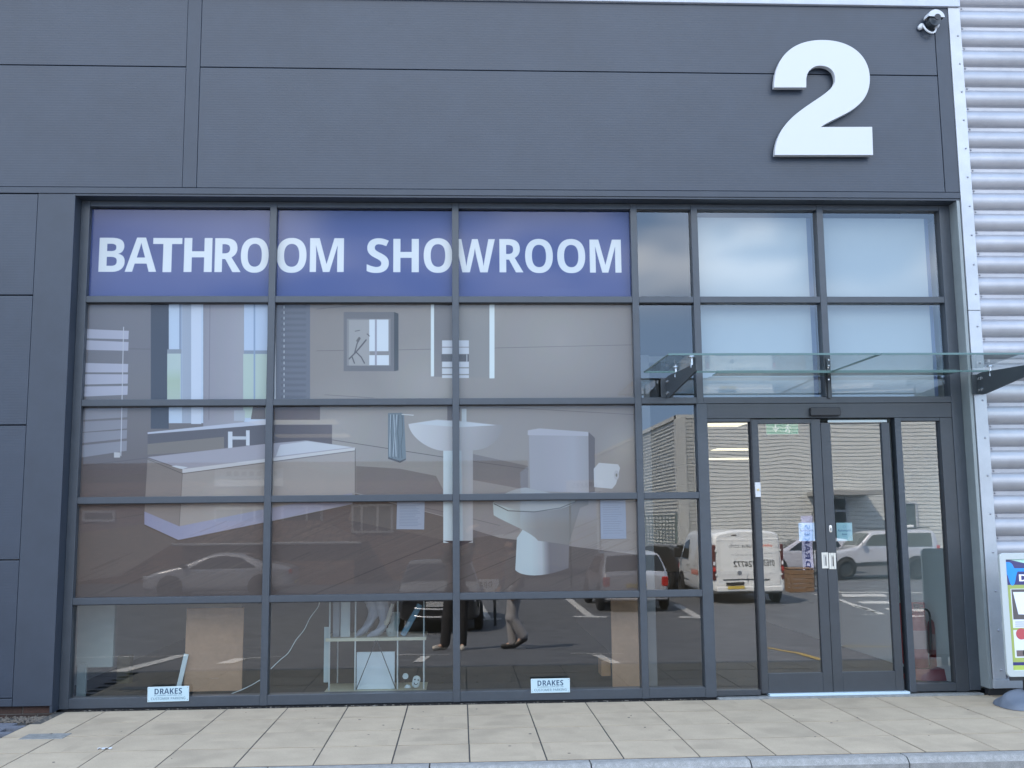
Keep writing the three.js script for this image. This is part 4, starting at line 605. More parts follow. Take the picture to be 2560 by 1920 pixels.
  { const q = thing('extinguisher_stand', 'red moulded stand under the fire extinguishers inside the right sidelight', 'stand', [ex + 0.03, 0.02, -0.72]); const g = new THREE.CylinderGeometry(0.2, 0.24, 0.09, 28); g.scale(1, 1, 0.7); g.translate(0, 0.045, 0); part('base', g, M.red, q); part('back_plate', box(-0.16, 0.2, 0.09, 0.62, -0.2, -0.17, 0.02), std([0.3, 0.05, 0.045], 0.5), q); }
  // ceiling lights
  let n = 0; const lampAt = (px, py, lab, w = 1.2) => { const d = ray(px, py), t = (2.755 - EYE.y) / d.y, x = EYE.x + d.x * t, zz = EYE.z + d.z * t; const q = thing('ceiling_light', lab, 'ceiling light', [x, 2.78, zz], 0, 'strip lights in the shop ceiling'); part('housing', box(-w / 2, w / 2, -0.03, 0, -0.3, 0.3), M.wallIn, q); part('diffuser', box(-w / 2 + 0.02, w / 2 - 0.02, -0.042, -0.0305, -0.28, 0.28, 0.004), M.lamp, q); const l = new THREE.RectAreaLight(0xfff0dc, 0.8, w - 0.04, 0.56); l.position.set(x, 2.73, zz); l.lookAt(x, 0, zz); scene.add(l); n++; };
  lampAt(1802, 1060, 'lit ceiling light seen through the left sidelight, highest one', 0.7); lampAt(1815, 1146, 'lit ceiling light seen through the left sidelight, lowest one'); lampAt(1875, 1122, 'lit ceiling light half behind the left door stile', 1.5); lampAt(2012, 1091, 'lit ceiling light at the right edge of the left door leaf'); lampAt(2050, 1144, 'lit ceiling light behind the meeting door stiles', 1.5);
  lampAt(735, 1053, 'lit ceiling light shining through the mural beside the window sill, nearer one', 1.2); lampAt(782, 1088, 'lit ceiling light shining through the mural above the bath', 1.2);
}

// ------------------------------------------------------------------ across the car park: what the glass mirrors
{
  // silver warehouse opposite
  const o = thing('ribbed_warehouse', 'silver horizontally ribbed warehouse mirrored in the doors and narrow panes', 'building', [0, 0, 0]);
  const Z = 40, c = seen(1692, 1046, Z), x0 = c[0], H = c[1], x1 = seen(2600, 1046, Z)[0], yb = -1.0;
  const rib = (len) => { const pitch = 0.171, n = Math.floor((H - yb) / pitch), pos = [], id = [], pr = []; for (let k = 0; k < n; k++) { const y = yb + k * pitch; pr.push([0.01, y], [0.01, y + 0.034], [-0.035, y + 0.04], [-0.035, y + 0.166]); } pr.push([0, yb + n * pitch]); pr.forEach(([z, y]) => pos.push(0, y, z, len, y, z)); for (let k = 0; k < pr.length - 1; k++) id.push(2 * k, 2 * k + 2, 2 * k + 1, 2 * k + 1, 2 * k + 2, 2 * k + 3); let g = new THREE.BufferGeometry(); g.setAttribute('position', new THREE.Float32BufferAttribute(pos, 3)); g.setIndex(id); g = g.toNonIndexed(); g.computeVertexNormals(); return metres(g); };
  const sil = std([0.66, 0.67, 0.64], 0.5, { metalness: 0.1 });
  const fr = rib(x1 - x0); fr.translate(x0, 0, Z); part('ribbed_wall', fr, sil, o);
  const sd = rib(30); sd.rotateY(-Math.PI / 2); sd.translate(x0, 0, Z); part('ribbed_wall', sd, sil, o);
  part('corner_flashing', box(x0 - 0.06, x0 + 0.42, yb, H + 0.05, Z - 0.07, Z + 0.4, 0.01), sil, o); part('parapet_flashing', [box(x0 - 0.06, x1, H - 0.02, H + 0.16, Z - 0.06, Z + 0.3), box(x0 - 0.06, x0 + 0.3, H - 0.02, H + 0.16, Z, Z + 30)], sil, o);
  part('inner_wall', box(x0 + 0.05, x1, yb, H - 0.02, Z + 0.02, Z + 30), M.wallIn, o);
  // its entrance: dark doorway, canopy added to shadow the wall, side wall and white framed window
  const d0 = seen(2085, 1250, Z), d1 = seen(2113, 1350, Z), w0 = seen(2212, 1260, Z), w1 = seen(2290, 1340, Z);
  part('doorway', box(d0[0] - 0.7, d1[0], yb, d0[1], Z - 0.06, Z - 0.04), M.black, o); part('door_frame', [box(d1[0], d1[0] + 0.1, yb, d0[1] + 0.1, Z - 0.1, Z - 0.04), box(d0[0] - 0.8, d0[0] - 0.7, yb, d0[1] + 0.1, Z - 0.1, Z - 0.04), box(d0[0] - 0.7, d1[0], d0[1] - 0.6, d0[1] - 0.5, Z - 0.1, Z - 0.061)], M.white, o);
  part('added_shadow_canopy', box(d0[0] - 1.4, seen(2160, 1236, Z)[0], d0[1] + 0.15, d0[1] + 0.38, Z - 2.2, Z - 0.04, 0.02), std([0.3, 0.3, 0.29], 0.7), o);
  const wn = part('window', box(w0[0], w1[0], w1[1], w0[1], Z - 0.07, Z - 0.045), std([0.1, 0.13, 0.14], 0.1), o); part('window_frame', [box(w0[0] - 0.08, w0[0], w1[1] - 0.08, w0[1] + 0.08, Z - 0.12, Z - 0.04), box(w1[0], w1[0] + 0.08, w1[1] - 0.08, w0[1] + 0.08, Z - 0.12, Z - 0.04), box(w0[0], w1[0], w1[1] - 0.08, w1[1], Z - 0.12, Z - 0.04), box(w0[0], w1[0], w0[1], w0[1] + 0.08, Z - 0.12, Z - 0.04), box((w0[0] + w1[0]) / 2 - 0.04, (w0[0] + w1[0]) / 2 + 0.04, w1[1], w0[1], Z - 0.12, Z - 0.0705)], M.white, wn);
}
{
  // brick houses on the left
  const Z = 34, q = (px, py, z = Z) => seen(px, py, z), o = thing('brick_house', 'long brown brick house with white windows mirrored faintly in the mural', 'house', [0, 0, 0]);
  const a = q(-500, 1200), b = q(1300, 1168), yb = -1.0, hh = b[1];
  part('wall', box(a[0], b[0], yb, hh, Z, Z + 8), M.brick, o);
  const win = (px0, py0, px1, py1, bars) => { const c = q(px0, py0), d = q(px1, py1), f = 0.09, w = part('window', box(c[0] + f, d[0] - f, d[1] + f, c[1] - f, Z - 0.03, Z - 0.01), std([0.06, 0.07, 0.08], 0.08), o); const L = [box(c[0], c[0] + f, d[1], c[1], Z - 0.06, Z - 0.005), box(d[0] - f, d[0], d[1], c[1], Z - 0.06, Z - 0.005), box(c[0] + f, d[0] - f, c[1] - f, c[1], Z - 0.06, Z - 0.005), box(c[0] + f, d[0] - f, d[1], d[1] + f, Z - 0.06, Z - 0.005)]; for (const t of bars) { const x = c[0] + (d[0] - c[0]) * t; L.push(box(x - 0.04, x + 0.04, d[1] + f, c[1] - f, Z - 0.06, Z - 0.031)); } part('window_frame', L, M.signWhite, w); };
  win(207, 1276, 287, 1303, []); win(536, 1268, 660, 1345, [0.55, 0.8]); win(704, 1262, 806, 1338, [0.62]); win(880, 1261, 983, 1332, [0.25, 0.62]);
  // lean-to with tiled roof in front
  const e0 = q(430, 1400, Z - 2.6), e1 = q(905, 1338, Z - 2.6), yE = e1[1] - 0.25, t0 = q(500, 1305, Z), t1 = q(800, 1300, Z), yT = t1[1];
  const rp = [e0[0], yE, Z - 2.6, e1[0], yE, Z - 2.6, t1[0], yT, Z - 0.02, t0[0], yT, Z - 0.02, e0[0], yE, Z - 0.02, e1[0], yE, Z - 0.02], rg = new THREE.BufferGeometry(); rg.setAttribute('position', new THREE.Float32BufferAttribute(rp, 3)); rg.setIndex([0, 2, 1, 0, 3, 2, 1, 2, 5, 0, 4, 3]); const rgn = rg.toNonIndexed(); rgn.computeVertexNormals();
  part('tiled_roof', metres(rgn), M.roofTile, o); part('porch_wall', box(e0[0] + 0.3, e1[0] - 0.3, yb, yE - 0.02, Z - 2.3, Z - 0.01), M.brick, o); part('gutter', bar([e0[0], yE - 0.03, Z - 2.64], [e1[0], yE - 0.03, Z - 2.64], 0.06), M.signWhite, o);
  const main = extrude([[-0.3, hh], [8.3, hh], [8.3, hh + 0.25], [-0.3, hh + 0.25]], b[0] - a[0] + 0.6); main.rotateY(-Math.PI / 2); main.scale(-1, 1, 1); main.translate(a[0] - 0.3, 0.01, Z); part('roof', metres(main), M.roofTile, o);
  // notice boards on and before the house
  const brd = (px0, py0, px1, py1, z, lab, txt, post) => { const c = q(px0, py0, z), d = q(px1, py1, z), w = d[0] - c[0], h = c[1] - d[1], t = thing('notice_board', lab, 'sign board', [(c[0] + d[0]) / 2, (c[1] + d[1]) / 2, z]); part('board', box(-w / 2, w / 2, -h / 2, h / 2, -0.01, 0.01, 0.003), M.signWhite, t); const tx = canvasTex(512, Math.max(64, Math.round(512 * h / w)), (k, W, H) => { k.fillStyle = '#dfe3e6'; k.fillRect(0, 0, W, H); k.fillStyle = '#223a58'; if (txt) words(k, txt, W / 2, H * 0.42, W * 0.66, H * 0.46, 'bold 200px sans-serif'); else { for (let i = 0; i < 7; i++) k.fillRect(W * (0.1 + i * 0.11), H * 0.25, W * 0.07, H * 0.22); k.fillRect(W * 0.15, H * 0.62, W * 0.6, H * 0.05); } }); const s = sheet(w, h); s.rotateY(Math.PI); s.translate(0, 0, -0.0115); part('print', s, new THREE.MeshStandardMaterial({ map: tx, roughness: 0.5 }), t); if (post) for (const s2 of [-1, 1]) part('post', box(s2 * w * 0.4 - 0.03, s2 * w * 0.4 + 0.03, roadY(z) - t.position.y, h / 2, 0.011, 0.07), M.darkSteel, t); };
  brd(1414, 1201, 1508, 1229, 29, 'white Drakes board on posts mirrored beside the toilet cistern', 'DRAKES', true); brd(538, 1167, 708, 1215, Z - 0.05, 'long white board on the brick house mirrored below the bath rim', '', false); brd(1151, 1448, 1247, 1479, 15.5, 'low white Drakes board mirrored below the basin pedestal', 'DRAKES', true);
}
// ---- vehicles: a lofted shell with glass, lights and wheels set into it (local: x across, y up, front towards +z)
function lerpList(L, s) { if (s <= L[0][0]) return L[0][1]; for (let k = 1; k < L.length; k++) if (s <= L[k][0]) { const t = (s - L[k - 1][0]) / (L[k][0] - L[k - 1][0]); return L[k - 1][1] + (L[k][1] - L[k - 1][1]) * t; } return L[L.length - 1][1]; }
function vehicle(name, label, cat, pos, turn, S) {
  const o = thing(name, label, cat, pos, turn), n = 64, len = S.len, W = S.wid / 2;
  const top = (s) => { let t = 0, w = 0; for (let d = -2; d <= 2; d++) { const k = [1, 3, 4, 3, 1][d + 2]; t += k * lerpList(S.top, s + d * (S.soft ?? 0.05)); w += k; } return t / w; };
  const inset = (s) => { const e = Math.min(s, len - s), r = s < len / 2 ? S.rearRound ?? 0.3 : S.frontRound ?? 0.7, d = s < len / 2 ? S.rearIn ?? 0.1 : S.frontIn ?? 0.22; return e < r ? d * Math.pow(1 - e / r, 2) : 0; };
  const hw = (s, y) => W - inset(s) - (y > S.belt ? S.tumble * (y - S.belt) : 0) - (y < 0.45 ? 0.05 * (0.45 - y) / 0.3 : 0);
  const pos3 = [], id = [], ring = [];
  for (let i = 0; i <= n; i++) {
    const s = len * i / n, T = top(s), yb = lerpList(S.bottom ?? [[0, 0.3], [0.5, 0.22], [len - 0.5, 0.22], [len, 0.28]], s), side = [];
    side.push([0, yb], [hw(s, yb) * 0.92, yb], [hw(s, yb + 0.08), yb + 0.08]);
    const m = 9, rr = S.edge ?? 0.09; for (let k = 1; k <= m; k++) { const y = yb + 0.08 + (T - rr - yb - 0.08) * k / m; side.push([hw(s, y), y]); }
    const h2 = hw(s, T - rr); side.push([h2 - rr * 0.3, T - rr * 0.3], [h2 - rr, T], [h2 * 0.5, T + (S.crown ?? 0.02)], [0, T + (S.crown ?? 0.02) * 1.3]);
    const full = side.concat(side.slice(1, -1).reverse().map(([x, y]) => [-x, y])); ring[i] = full.length; full.forEach(([x, y]) => pos3.push(x, y, s - len / 2));
  }
  const K = ring[0]; for (let i = 0; i < n; i++) for (let k = 0; k < K; k++) { const a = i * K + k, b = i * K + (k + 1) % K; id.push(a, b, a + K, b, b + K, a + K); }
  for (const [i, f] of [[0, 1], [n, 0]]) for (let k = 1; k < K - 1; k++) { const a = i * K; f ? id.push(a, a + k + 1, a + k) : id.push(a, a + k, a + k + 1); }
  const g = new THREE.BufferGeometry(); g.setAttribute('position', new THREE.Float32BufferAttribute(pos3, 3)); g.setIndex(id); g.computeVertexNormals(); part('body', g, S.paint, o);
  const gl = S.glass ?? phys([0.02, 0.024, 0.028], 0.05);
  const sidePoly = (nm, pts, mat, off = 0.012, parent = o) => { for (const sgn of [1, -1]) { const sh = new THREE.ShapeGeometry(new THREE.Shape(pts.map(([s, y]) => new THREE.Vector2(s, y)))), p = sh.attributes.position; const q = sh.toNonIndexed(), v = q.attributes.position; for (let i = 0; i < v.count; i++) { const s = v.getX(i), y = v.getY(i); v.setXYZ(i, sgn * (hw(s, y) + off), y, s - len / 2); } q.computeVertexNormals(); part(nm, q, mat, parent); } };
  for (const w of S.sideWin ?? []) sidePoly('side_window', w, gl);
  const roofPatch = (nm, s0, s1, f0, f1, mat, off = 0.012) => { const a = [], t = [], N = 10, Kx = 6; for (let i = 0; i <= N; i++) { const s = s0 + (s1 - s0) * i / N, T = top(s), h = hw(s, T - 0.06) - 0.07, f = f0 + (f1 - f0) * i / N; for (let k = 0; k <= Kx; k++) { const u = 2 * k / Kx - 1; a.push(u * h * f, T + (S.crown ?? 0.02) * (1 - u * u * 0.9) + off, s - len / 2); } } for (let i = 0; i < N; i++) for (let k = 0; k < Kx; k++) { const b = i * (Kx + 1) + k; t.push(b, b + Kx + 1, b + 1, b + 1, b + Kx + 1, b + Kx + 2); } const q = new THREE.BufferGeometry(); q.setAttribute('position', new THREE.Float32BufferAttribute(a, 3)); q.setIndex(t); q.computeVertexNormals(); part(nm, q, mat, o); };
  if (S.screen) roofPatch('windscreen', ...S.screen, 1, 1, gl); if (S.rearScreen) roofPatch('rear_window', ...S.rearScreen, 1, 1, gl);
  const wr = S.wheel ?? 0.31; for (const s of S.axles) for (const sg of [-1, 1]) { const x = sg * (W - 0.1), y = wr, z = s - len / 2; const ar = part('wheel_arch', cyl(wr + 0.06, wr + 0.06, 0.06, 24, sg * (W - 0.012), y + 0.02, z, 'x'), M.rubber, o); const t = part('wheel', (() => { const q = new THREE.TorusGeometry(wr * 0.8, wr * 0.22, 10, 28); q.scale(1, 1, 1.5); q.rotateY(Math.PI / 2); q.translate(x + sg * 0.06, y, z); return q; })(), M.rubber, o); const sp = [cyl(wr * 0.62, wr * 0.62, 0.03, 20, x + sg * 0.09, y, z, 'x')]; part('rim', sp, S.rim ?? M.steel, t); for (let k = 0; k < 5; k++) { const b = box(-0.015, 0.015, 0.06, wr * 0.55, -0.045, 0.045); b.rotateX(k * Math.PI * 0.4); b.translate(x + sg * 0.105, y, z); part('spoke', b, M.darkSteel, t); } }
  const ends = (nm, list, mat, z, d = 0.02) => { for (const [x0, x1, y0, y1] of list) part(nm, box(x0, x1, y0, y1, z - d, z + d, 0.008), mat, o); };
  S.extra?.({ o, W, len, hw, top, ends, sidePoly, gl });
  return o;
}
const LAMPRED = phys([0.5, 0.02, 0.015], 0.12, { clearcoat: 1 }), LAMPCLEAR = phys([0.75, 0.77, 0.8], 0.1, { clearcoat: 1 }), SILVERPAINT = phys([0.6, 0.61, 0.65], 0.3, { metalness: 0.35, clearcoat: 1 }), BLACKPAINT = phys([0.012, 0.013, 0.016], 0.25, { clearcoat: 1 }), WHITEPAINT = phys([0.7, 0.72, 0.72], 0.4, { clearcoat: 0.6 }), PLATEY = std([0.62, 0.46, 0.08], 0.5);
{
  // white van, rear towards the shop
  const zr = 20.2, c = seen(1871, 1450, zr), S = { len: 4.9, wid: 1.98, belt: 1.1, tumble: 0.11, paint: WHITEPAINT, edge: 0.14, crown: 0.05, rearIn: 0.05, rearRound: 0.2, frontIn: 0.2, top: [[0, 1.86], [0.12, 1.95], [3.1, 1.96], [3.45, 1.9], [4.1, 1.25], [4.75, 1.02], [4.9, 0.8]], bottom: [[0, 0.34], [0.5, 0.25], [4.9, 0.25]], axles: [0.85, 3.95], wheel: 0.33, screen: [3.5, 4.08], sideWin: [[[2.95, 1.12], [3.85, 1.12], [3.5, 1.62], [2.95, 1.72]]], extra: ({ o, ends, sidePoly, len, W }) => {
    const z = -len / 2;
    // rear doors with lettering on their panels
    const tx = canvasTex(1024, 640, (k, w, h) => { k.fillStyle = '#e4e7e6'; k.fillRect(0, 0, w, h); k.font = 'bold 100px sans-serif'; k.fillStyle = '#d8481a'; words(k, 'wheel', 150, 90, 210, 68, 'bold 200px sans-serif'); k.fillStyle = '#14181c'; words(k, 'specialist', 440, 92, 350, 82, 'bold 200px sans-serif'); words(k, '.com', 740, 90, 190, 60, '200px sans-serif'); k.fillStyle = '#868d92'; for (let i = 0; i < 9; i++) k.fillRect(60 + i * 88, 250, 70, 16); k.fillStyle = '#101418'; words(k, '01634', 165, 440, 260, 122, 'bold 200px sans-serif'); words(k, '724772', 570, 440, 440, 122, 'bold 200px sans-serif'); });
    for (const s of [-1, 1]) { const d = part('rear_door', box(s > 0 ? 0.006 : -0.86, s > 0 ? 0.86 : -0.006, 0.5, 1.78, z - 0.02, z + 0.04, 0.03), WHITEPAINT, o); part('hinge', box(s * 0.9 - 0.05, s * 0.9 + 0.05, 1.42, 1.48, z - 0.03, z + 0.05, 0.01), WHITEPAINT, d); part('hinge', box(s * 0.9 - 0.05, s * 0.9 + 0.05, 0.78, 0.84, z - 0.03, z + 0.05, 0.01), WHITEPAINT, d); }
    const pr = sheet(1.5, 0.86); pr.rotateY(Math.PI); pr.translate(0, 1.26, z - 0.024); part('lettering', pr, new THREE.MeshStandardMaterial({ map: tx, roughness: 0.5 }), o);
    part('bumper', box(-0.9, 0.9, 0.34, 0.5, z - 0.1, z + 0.1, 0.04), WHITEPAINT, o); part('door_handle_strip', box(-0.7, 0.55, 0.66, 0.69, z - 0.028, z - 0.018), M.darkSteel, o); part('plate_recess', box(-0.62, -0.12, 0.44, 0.6, z - 0.026, z - 0.018), M.black, o); part('number_plate', box(-0.6, -0.14, 0.42, 0.5, z - 0.112, z - 0.1), PLATEY, o); part('badge', cyl(0.06, 0.06, 0.012, 20, -0.25, 0.86, z - 0.026, 'z'), M.steel, o);
    for (const s of [-1, 1]) { const L = part('tail_light', box(s * 0.935 - 0.045, s * 0.935 + 0.045, 0.66, 1.62, z - 0.03, z + 0.16, 0.03), std([0.1, 0.03, 0.03], 0.2), o); part('lamp_lens', box(s * 0.935 - 0.035, s * 0.935 + 0.035, 0.9, 1.02, z - 0.036, z - 0.028, 0.003), LAMPRED, L); part('lamp_lens', box(s * 0.935 - 0.03, s * 0.935 + 0.03, 1.06, 1.16, z - 0.036, z - 0.028, 0.003), LAMPCLEAR, L); }
    part('high_brake_light', box(-0.42, -0.26, 1.84, 1.9, z + 0.0, z + 0.1, 0.01), LAMPRED, o);
    for (const s of [-1, 1]) { part('mirror', [box(s * 1.12 - 0.12, s * 1.12 + 0.12, 1.15, 1.45, 1.35, 1.5, 0.04)], M.black, o); }
    sidePoly('door_trim', [[2.9, 0.5], [3.6, 0.5], [3.6, 0.53], [2.9, 0.53]], M.darkSteel, 0.008); sidePoly('door_handle', [[2.98, 0.92], [3.12, 0.92], [3.12, 0.97], [2.98, 0.97]], M.black, 0.02); sidePoly('side_print', [[1.6, 0.7], [2.5, 0.7], [2.5, 0.85], [1.6, 0.85]], std([0.6, 0.25, 0.2], 0.6), 0.01);
    ends('headlight', [[-0.85, -0.5, 0.72, 0.9], [0.5, 0.85, 0.72, 0.9]], LAMPCLEAR, len / 2 - 0.05);
  } };
  vehicle('white_van', 'white panel van lettered with a phone number mirrored in the left door', 'van', [c[0], roadY(zr + 2), zr + 2.45], 0, S);
}
{
  // silver estate car, rear towards the shop
  const zr = 18.3, c = seen(1590, 1450, zr); vehicle('silver_hatchback', 'silver hatchback seen from behind, mirrored behind the right tan board', 'car', [c[0], roadY(zr + 2), zr + 2.1], 0, { len: 4.2, wid: 1.72, belt: 0.92, tumble: 0.32, paint: SILVERPAINT, top: [[0, 0.86], [0.1, 0.96], [0.5, 1.42], [0.9, 1.48], [2.2, 1.48], [2.5, 1.42], [3.2, 1.0], [4.1, 0.8], [4.2, 0.6]], axles: [0.75, 3.35], screen: [2.55, 3.15], rearScreen: [0.13, 0.47], sideWin: [[[0.75, 0.95], [2.9, 0.95], [2.4, 1.34], [0.95, 1.36]]], extra: ({ o, ends, len }) => { const z = -len / 2; for (const s of [-1, 1]) part('tail_light', box(s * 0.74 - 0.09, s * 0.74 + 0.09, 0.64, 0.88, z - 0.015, z + 0.22, 0.03), LAMPRED, o); part('bumper', box(-0.78, 0.78, 0.3, 0.52, z - 0.08, z + 0.1, 0.05), SILVERPAINT, o); part('number_plate', box(-0.26, 0.26, 0.6, 0.71, z - 0.016, z - 0.004), PLATEY, o); ends('headlight', [[-0.72, -0.42, 0.6, 0.76], [0.42, 0.72, 0.6, 0.76]], LAMPCLEAR, len / 2 - 0.08); } });
}
{
  const zr = 26, c = seen(1706, 1420, zr); vehicle('black_hatchback', 'black car with a lit red tail lamp mirrored left of the white van', 'car', [c[0], roadY(zr), zr + 2.1], -0.35, { len: 4.2, wid: 1.76, belt: 0.95, tumble: 0.34, paint: BLACKPAINT, top: [[0, 0.9], [0.1, 1.0], [0.55, 1.42], [0.95, 1.48], [2.2, 1.47], [2.5, 1.4], [3.2, 1.0], [4.1, 0.8], [4.2, 0.6]], axles: [0.75, 3.35], screen: [2.55, 3.15], rearScreen: [0.13, 0.5], sideWin: [[[0.75, 0.98], [2.9, 0.98], [2.4, 1.34], [0.95, 1.36]]], extra: ({ o, ends, len }) => { const z = -len / 2; for (const s of [-1, 1]) part('tail_light', box(s * 0.72 - 0.13, s * 0.72 + 0.1, 0.74, 0.92, z - 0.015, z + 0.22, 0.03), LAMPRED, o); part('bumper', box(-0.8, 0.8, 0.3, 0.5, z - 0.08, z + 0.1, 0.05), BLACKPAINT, o); part('number_plate', box(-0.26, 0.26, 0.52, 0.63, z - 0.095, z - 0.08), PLATEY, o); part('spoiler', box(-0.6, 0.6, 1.42, 1.46, z + 0.35, z + 0.62, 0.015), BLACKPAINT, o); ends('headlight', [[-0.72, -0.42, 0.6, 0.76], [0.42, 0.72, 0.6, 0.76]], LAMPCLEAR, len / 2 - 0.08); } });
}
{
  const z = 26, a = seen(556, 1450, z); vehicle('silver_coupe', 'silver low coupe facing left, mirrored in the lower left mural pane', 'car', [a[0], roadY(z), z], -Math.PI / 2, { len: 4.65, wid: 1.78, belt: 0.9, tumble: 0.42, paint: SILVERPAINT, top: [[0, 0.8], [0.12, 0.98], [0.8, 1.08], [1.5, 1.36], [2.1, 1.42], [2.6, 1.36], [3.5, 0.98], [4.5, 0.76], [4.65, 0.55]], soft: 0.16, axles: [0.95, 3.75], wheel: 0.33, screen: [2.65, 3.4], rearScreen: [0.85, 1.45], sideWin: [[[1.1, 0.95], [3.2, 0.92], [2.6, 1.26], [2.1, 1.32], [1.6, 1.26]]], extra: ({ o, len, ends, sidePoly }) => { const z0 = -len / 2; for (const s of [-1, 1]) { part('tail_light', box(s * 0.72 - 0.12, s * 0.72 + 0.12, 0.72, 0.86, z0 - 0.01, z0 + 0.2, 0.03), LAMPRED, o); part('headlight', box(s * 0.66 - 0.14, s * 0.66 + 0.1, 0.58, 0.7, len / 2 - 0.3, len / 2 - 0.02, 0.04), LAMPCLEAR, o); part('mirror', box(s * 0.95 - 0.09, s * 0.95 + 0.09, 0.96, 1.1, 0.95, 1.1, 0.03), M.black, o); } part('number_plate', box(-0.26, 0.26, 0.4, 0.5, z0 - 0.02, z0 + 0.02), PLATEY, o); sidePoly('door_seam', [[1.75, 0.35], [1.765, 0.35], [1.765, 0.9], [1.75, 0.9]], M.black, 0.006); } });
}
{
  const z = 31, a = seen(2180, 1420, z); vehicle('silver_off_roader', 'silver off road car with roof bars facing left, mirrored in the right door', 'car', [a[0], roadY(z) + 0.05, z], -Math.PI / 2, { len: 4.5, wid: 1.85, belt: 1.12, tumble: 0.16, paint: SILVERPAINT, edge: 0.08, top: [[0, 1.0], [0.1, 1.7], [0.4, 1.78], [2.3, 1.78], [2.6, 1.72], [3.15, 1.14], [4.3, 1.02], [4.5, 0.8]], bottom: [[0, 0.48], [0.6, 0.42], [3.9, 0.42], [4.5, 0.46]], axles: [0.9, 3.6], wheel: 0.37, screen: [2.65, 3.12], sideWin: [[[1.75, 1.16], [2.95, 1.16], [2.5, 1.62], [1.75, 1.66]], [[0.3, 1.16], [1.65, 1.16], [1.65, 1.66], [0.3, 1.66]]], glass: phys([0.08, 0.1, 0.1], 0.04), extra: ({ o, len, W, sidePoly }) => { for (const s of [-1, 1]) { part('roof_bar', box(s * 0.66 - 0.02, s * 0.66 + 0.02, 1.83, 1.87, -2.0, 0.3, 0.01), M.darkSteel, o); part('headlight', box(s * 0.66 - 0.14, s * 0.66 + 0.14, 0.78, 0.96, len / 2 - 0.14, len / 2 + 0.0, 0.04), LAMPCLEAR, o); part('mirror', box(s * 1.02 - 0.09, s * 1.02 + 0.09, 1.16, 1.34, 0.62, 0.76, 0.03), SILVERPAINT, o); part('tail_light', box(s * 0.84 - 0.06, s * 0.84 + 0.06, 0.95, 1.2, -len / 2 - 0.01, -len / 2 + 0.12, 0.02), LAMPRED, o); } sidePoly('side_moulding', [[0.3, 0.72], [4.1, 0.72], [4.1, 0.77], [0.3, 0.77]], std([0.55, 0.56, 0.6], 0.4), 0.012); sidePoly('sill', [[1.3, 0.44], [3.2, 0.44], [3.2, 0.56], [1.3, 0.56]], M.darkSteel, 0.01); part('roof_box', box(-0.3, 0.3, 1.85, 1.96, -1.6, -0.9, 0.03), WHITEPAINT, o); } });
}
{
  const z = 35, a = seen(2010, 1400, z); vehicle('grey_car', 'pale grey parked car mirrored just right of the white van', 'car', [a[0], roadY(z), z], -Math.PI / 2 + 0.1, { len: 4.2, wid: 1.72, belt: 0.95, tumble: 0.3, paint: phys([0.45, 0.46, 0.52], 0.3, { clearcoat: 1 }), top: [[0, 0.86], [0.1, 1.0], [0.5, 1.42], [0.9, 1.48], [2.2, 1.48], [2.5, 1.42], [3.2, 1.0], [4.1, 0.8], [4.2, 0.6]], axles: [0.75, 3.35], screen: [2.55, 3.15], rearScreen: [0.13, 0.47], sideWin: [[[0.75, 0.98], [2.9, 0.98], [2.4, 1.34], [0.95, 1.36]]], extra: ({ o, len }) => { for (const s of [-1, 1]) part('tail_light', box(s * 0.74 - 0.09, s * 0.74 + 0.09, 0.68, 0.9, -len / 2 - 0.015, -len / 2 + 0.2, 0.03), LAMPRED, o); } });
}
{
  const z = 14, a = seen(1096, 1520, z); vehicle('black_saloon', 'black car nose towards the shop with chrome grille bars, mirrored behind the shelf unit', 'car', [a[0], roadY(z) - 0.01, z + 2.2], Math.PI, { len: 4.4, wid: 1.8, belt: 0.92, tumble: 0.34, paint: BLACKPAINT, frontIn: 0.16, frontRound: 0.5, top: [[0, 0.9], [0.2, 1.02], [1.0, 1.4], [1.5, 1.46], [2.2, 1.45], [2.5, 1.38], [3.3, 1.0], [4.3, 0.84], [4.4, 0.66]], axles: [0.8, 3.55], screen: [2.55, 3.25], rearScreen: [0.25, 0.9], sideWin: [[[1.0, 0.98], [3.0, 0.98], [2.45, 1.32], [1.4, 1.34]]], extra: ({ o, len }) => { const z0 = len / 2; part('grille', box(-0.45, 0.45, 0.5, 0.72, z0 - 0.05, z0 + 0.015, 0.02), M.black, o); for (const y of [0.36, 0.52, 0.74]) part('chrome_bar', tube([[-0.72, y + 0.05, z0 - 0.1], [-0.35, y, z0 + 0.03], [0, y - 0.01, z0 + 0.05], [0.35, y, z0 + 0.03], [0.72, y + 0.05, z0 - 0.1]], 0.018, 24, 6), std([0.75, 0.76, 0.78], 0.25, { metalness: 0.3 }), o); part('number_plate', box(-0.26, 0.26, 0.56, 0.67, z0 + 0.03, z0 + 0.04), M.signWhite, o); for (const s of [-1, 1]) part('headlight', box(s * 0.66 - 0.14, s * 0.66 + 0.12, 0.62, 0.76, z0 - 0.3, z0 - 0.05, 0.04), LAMPCLEAR, o); } });
}
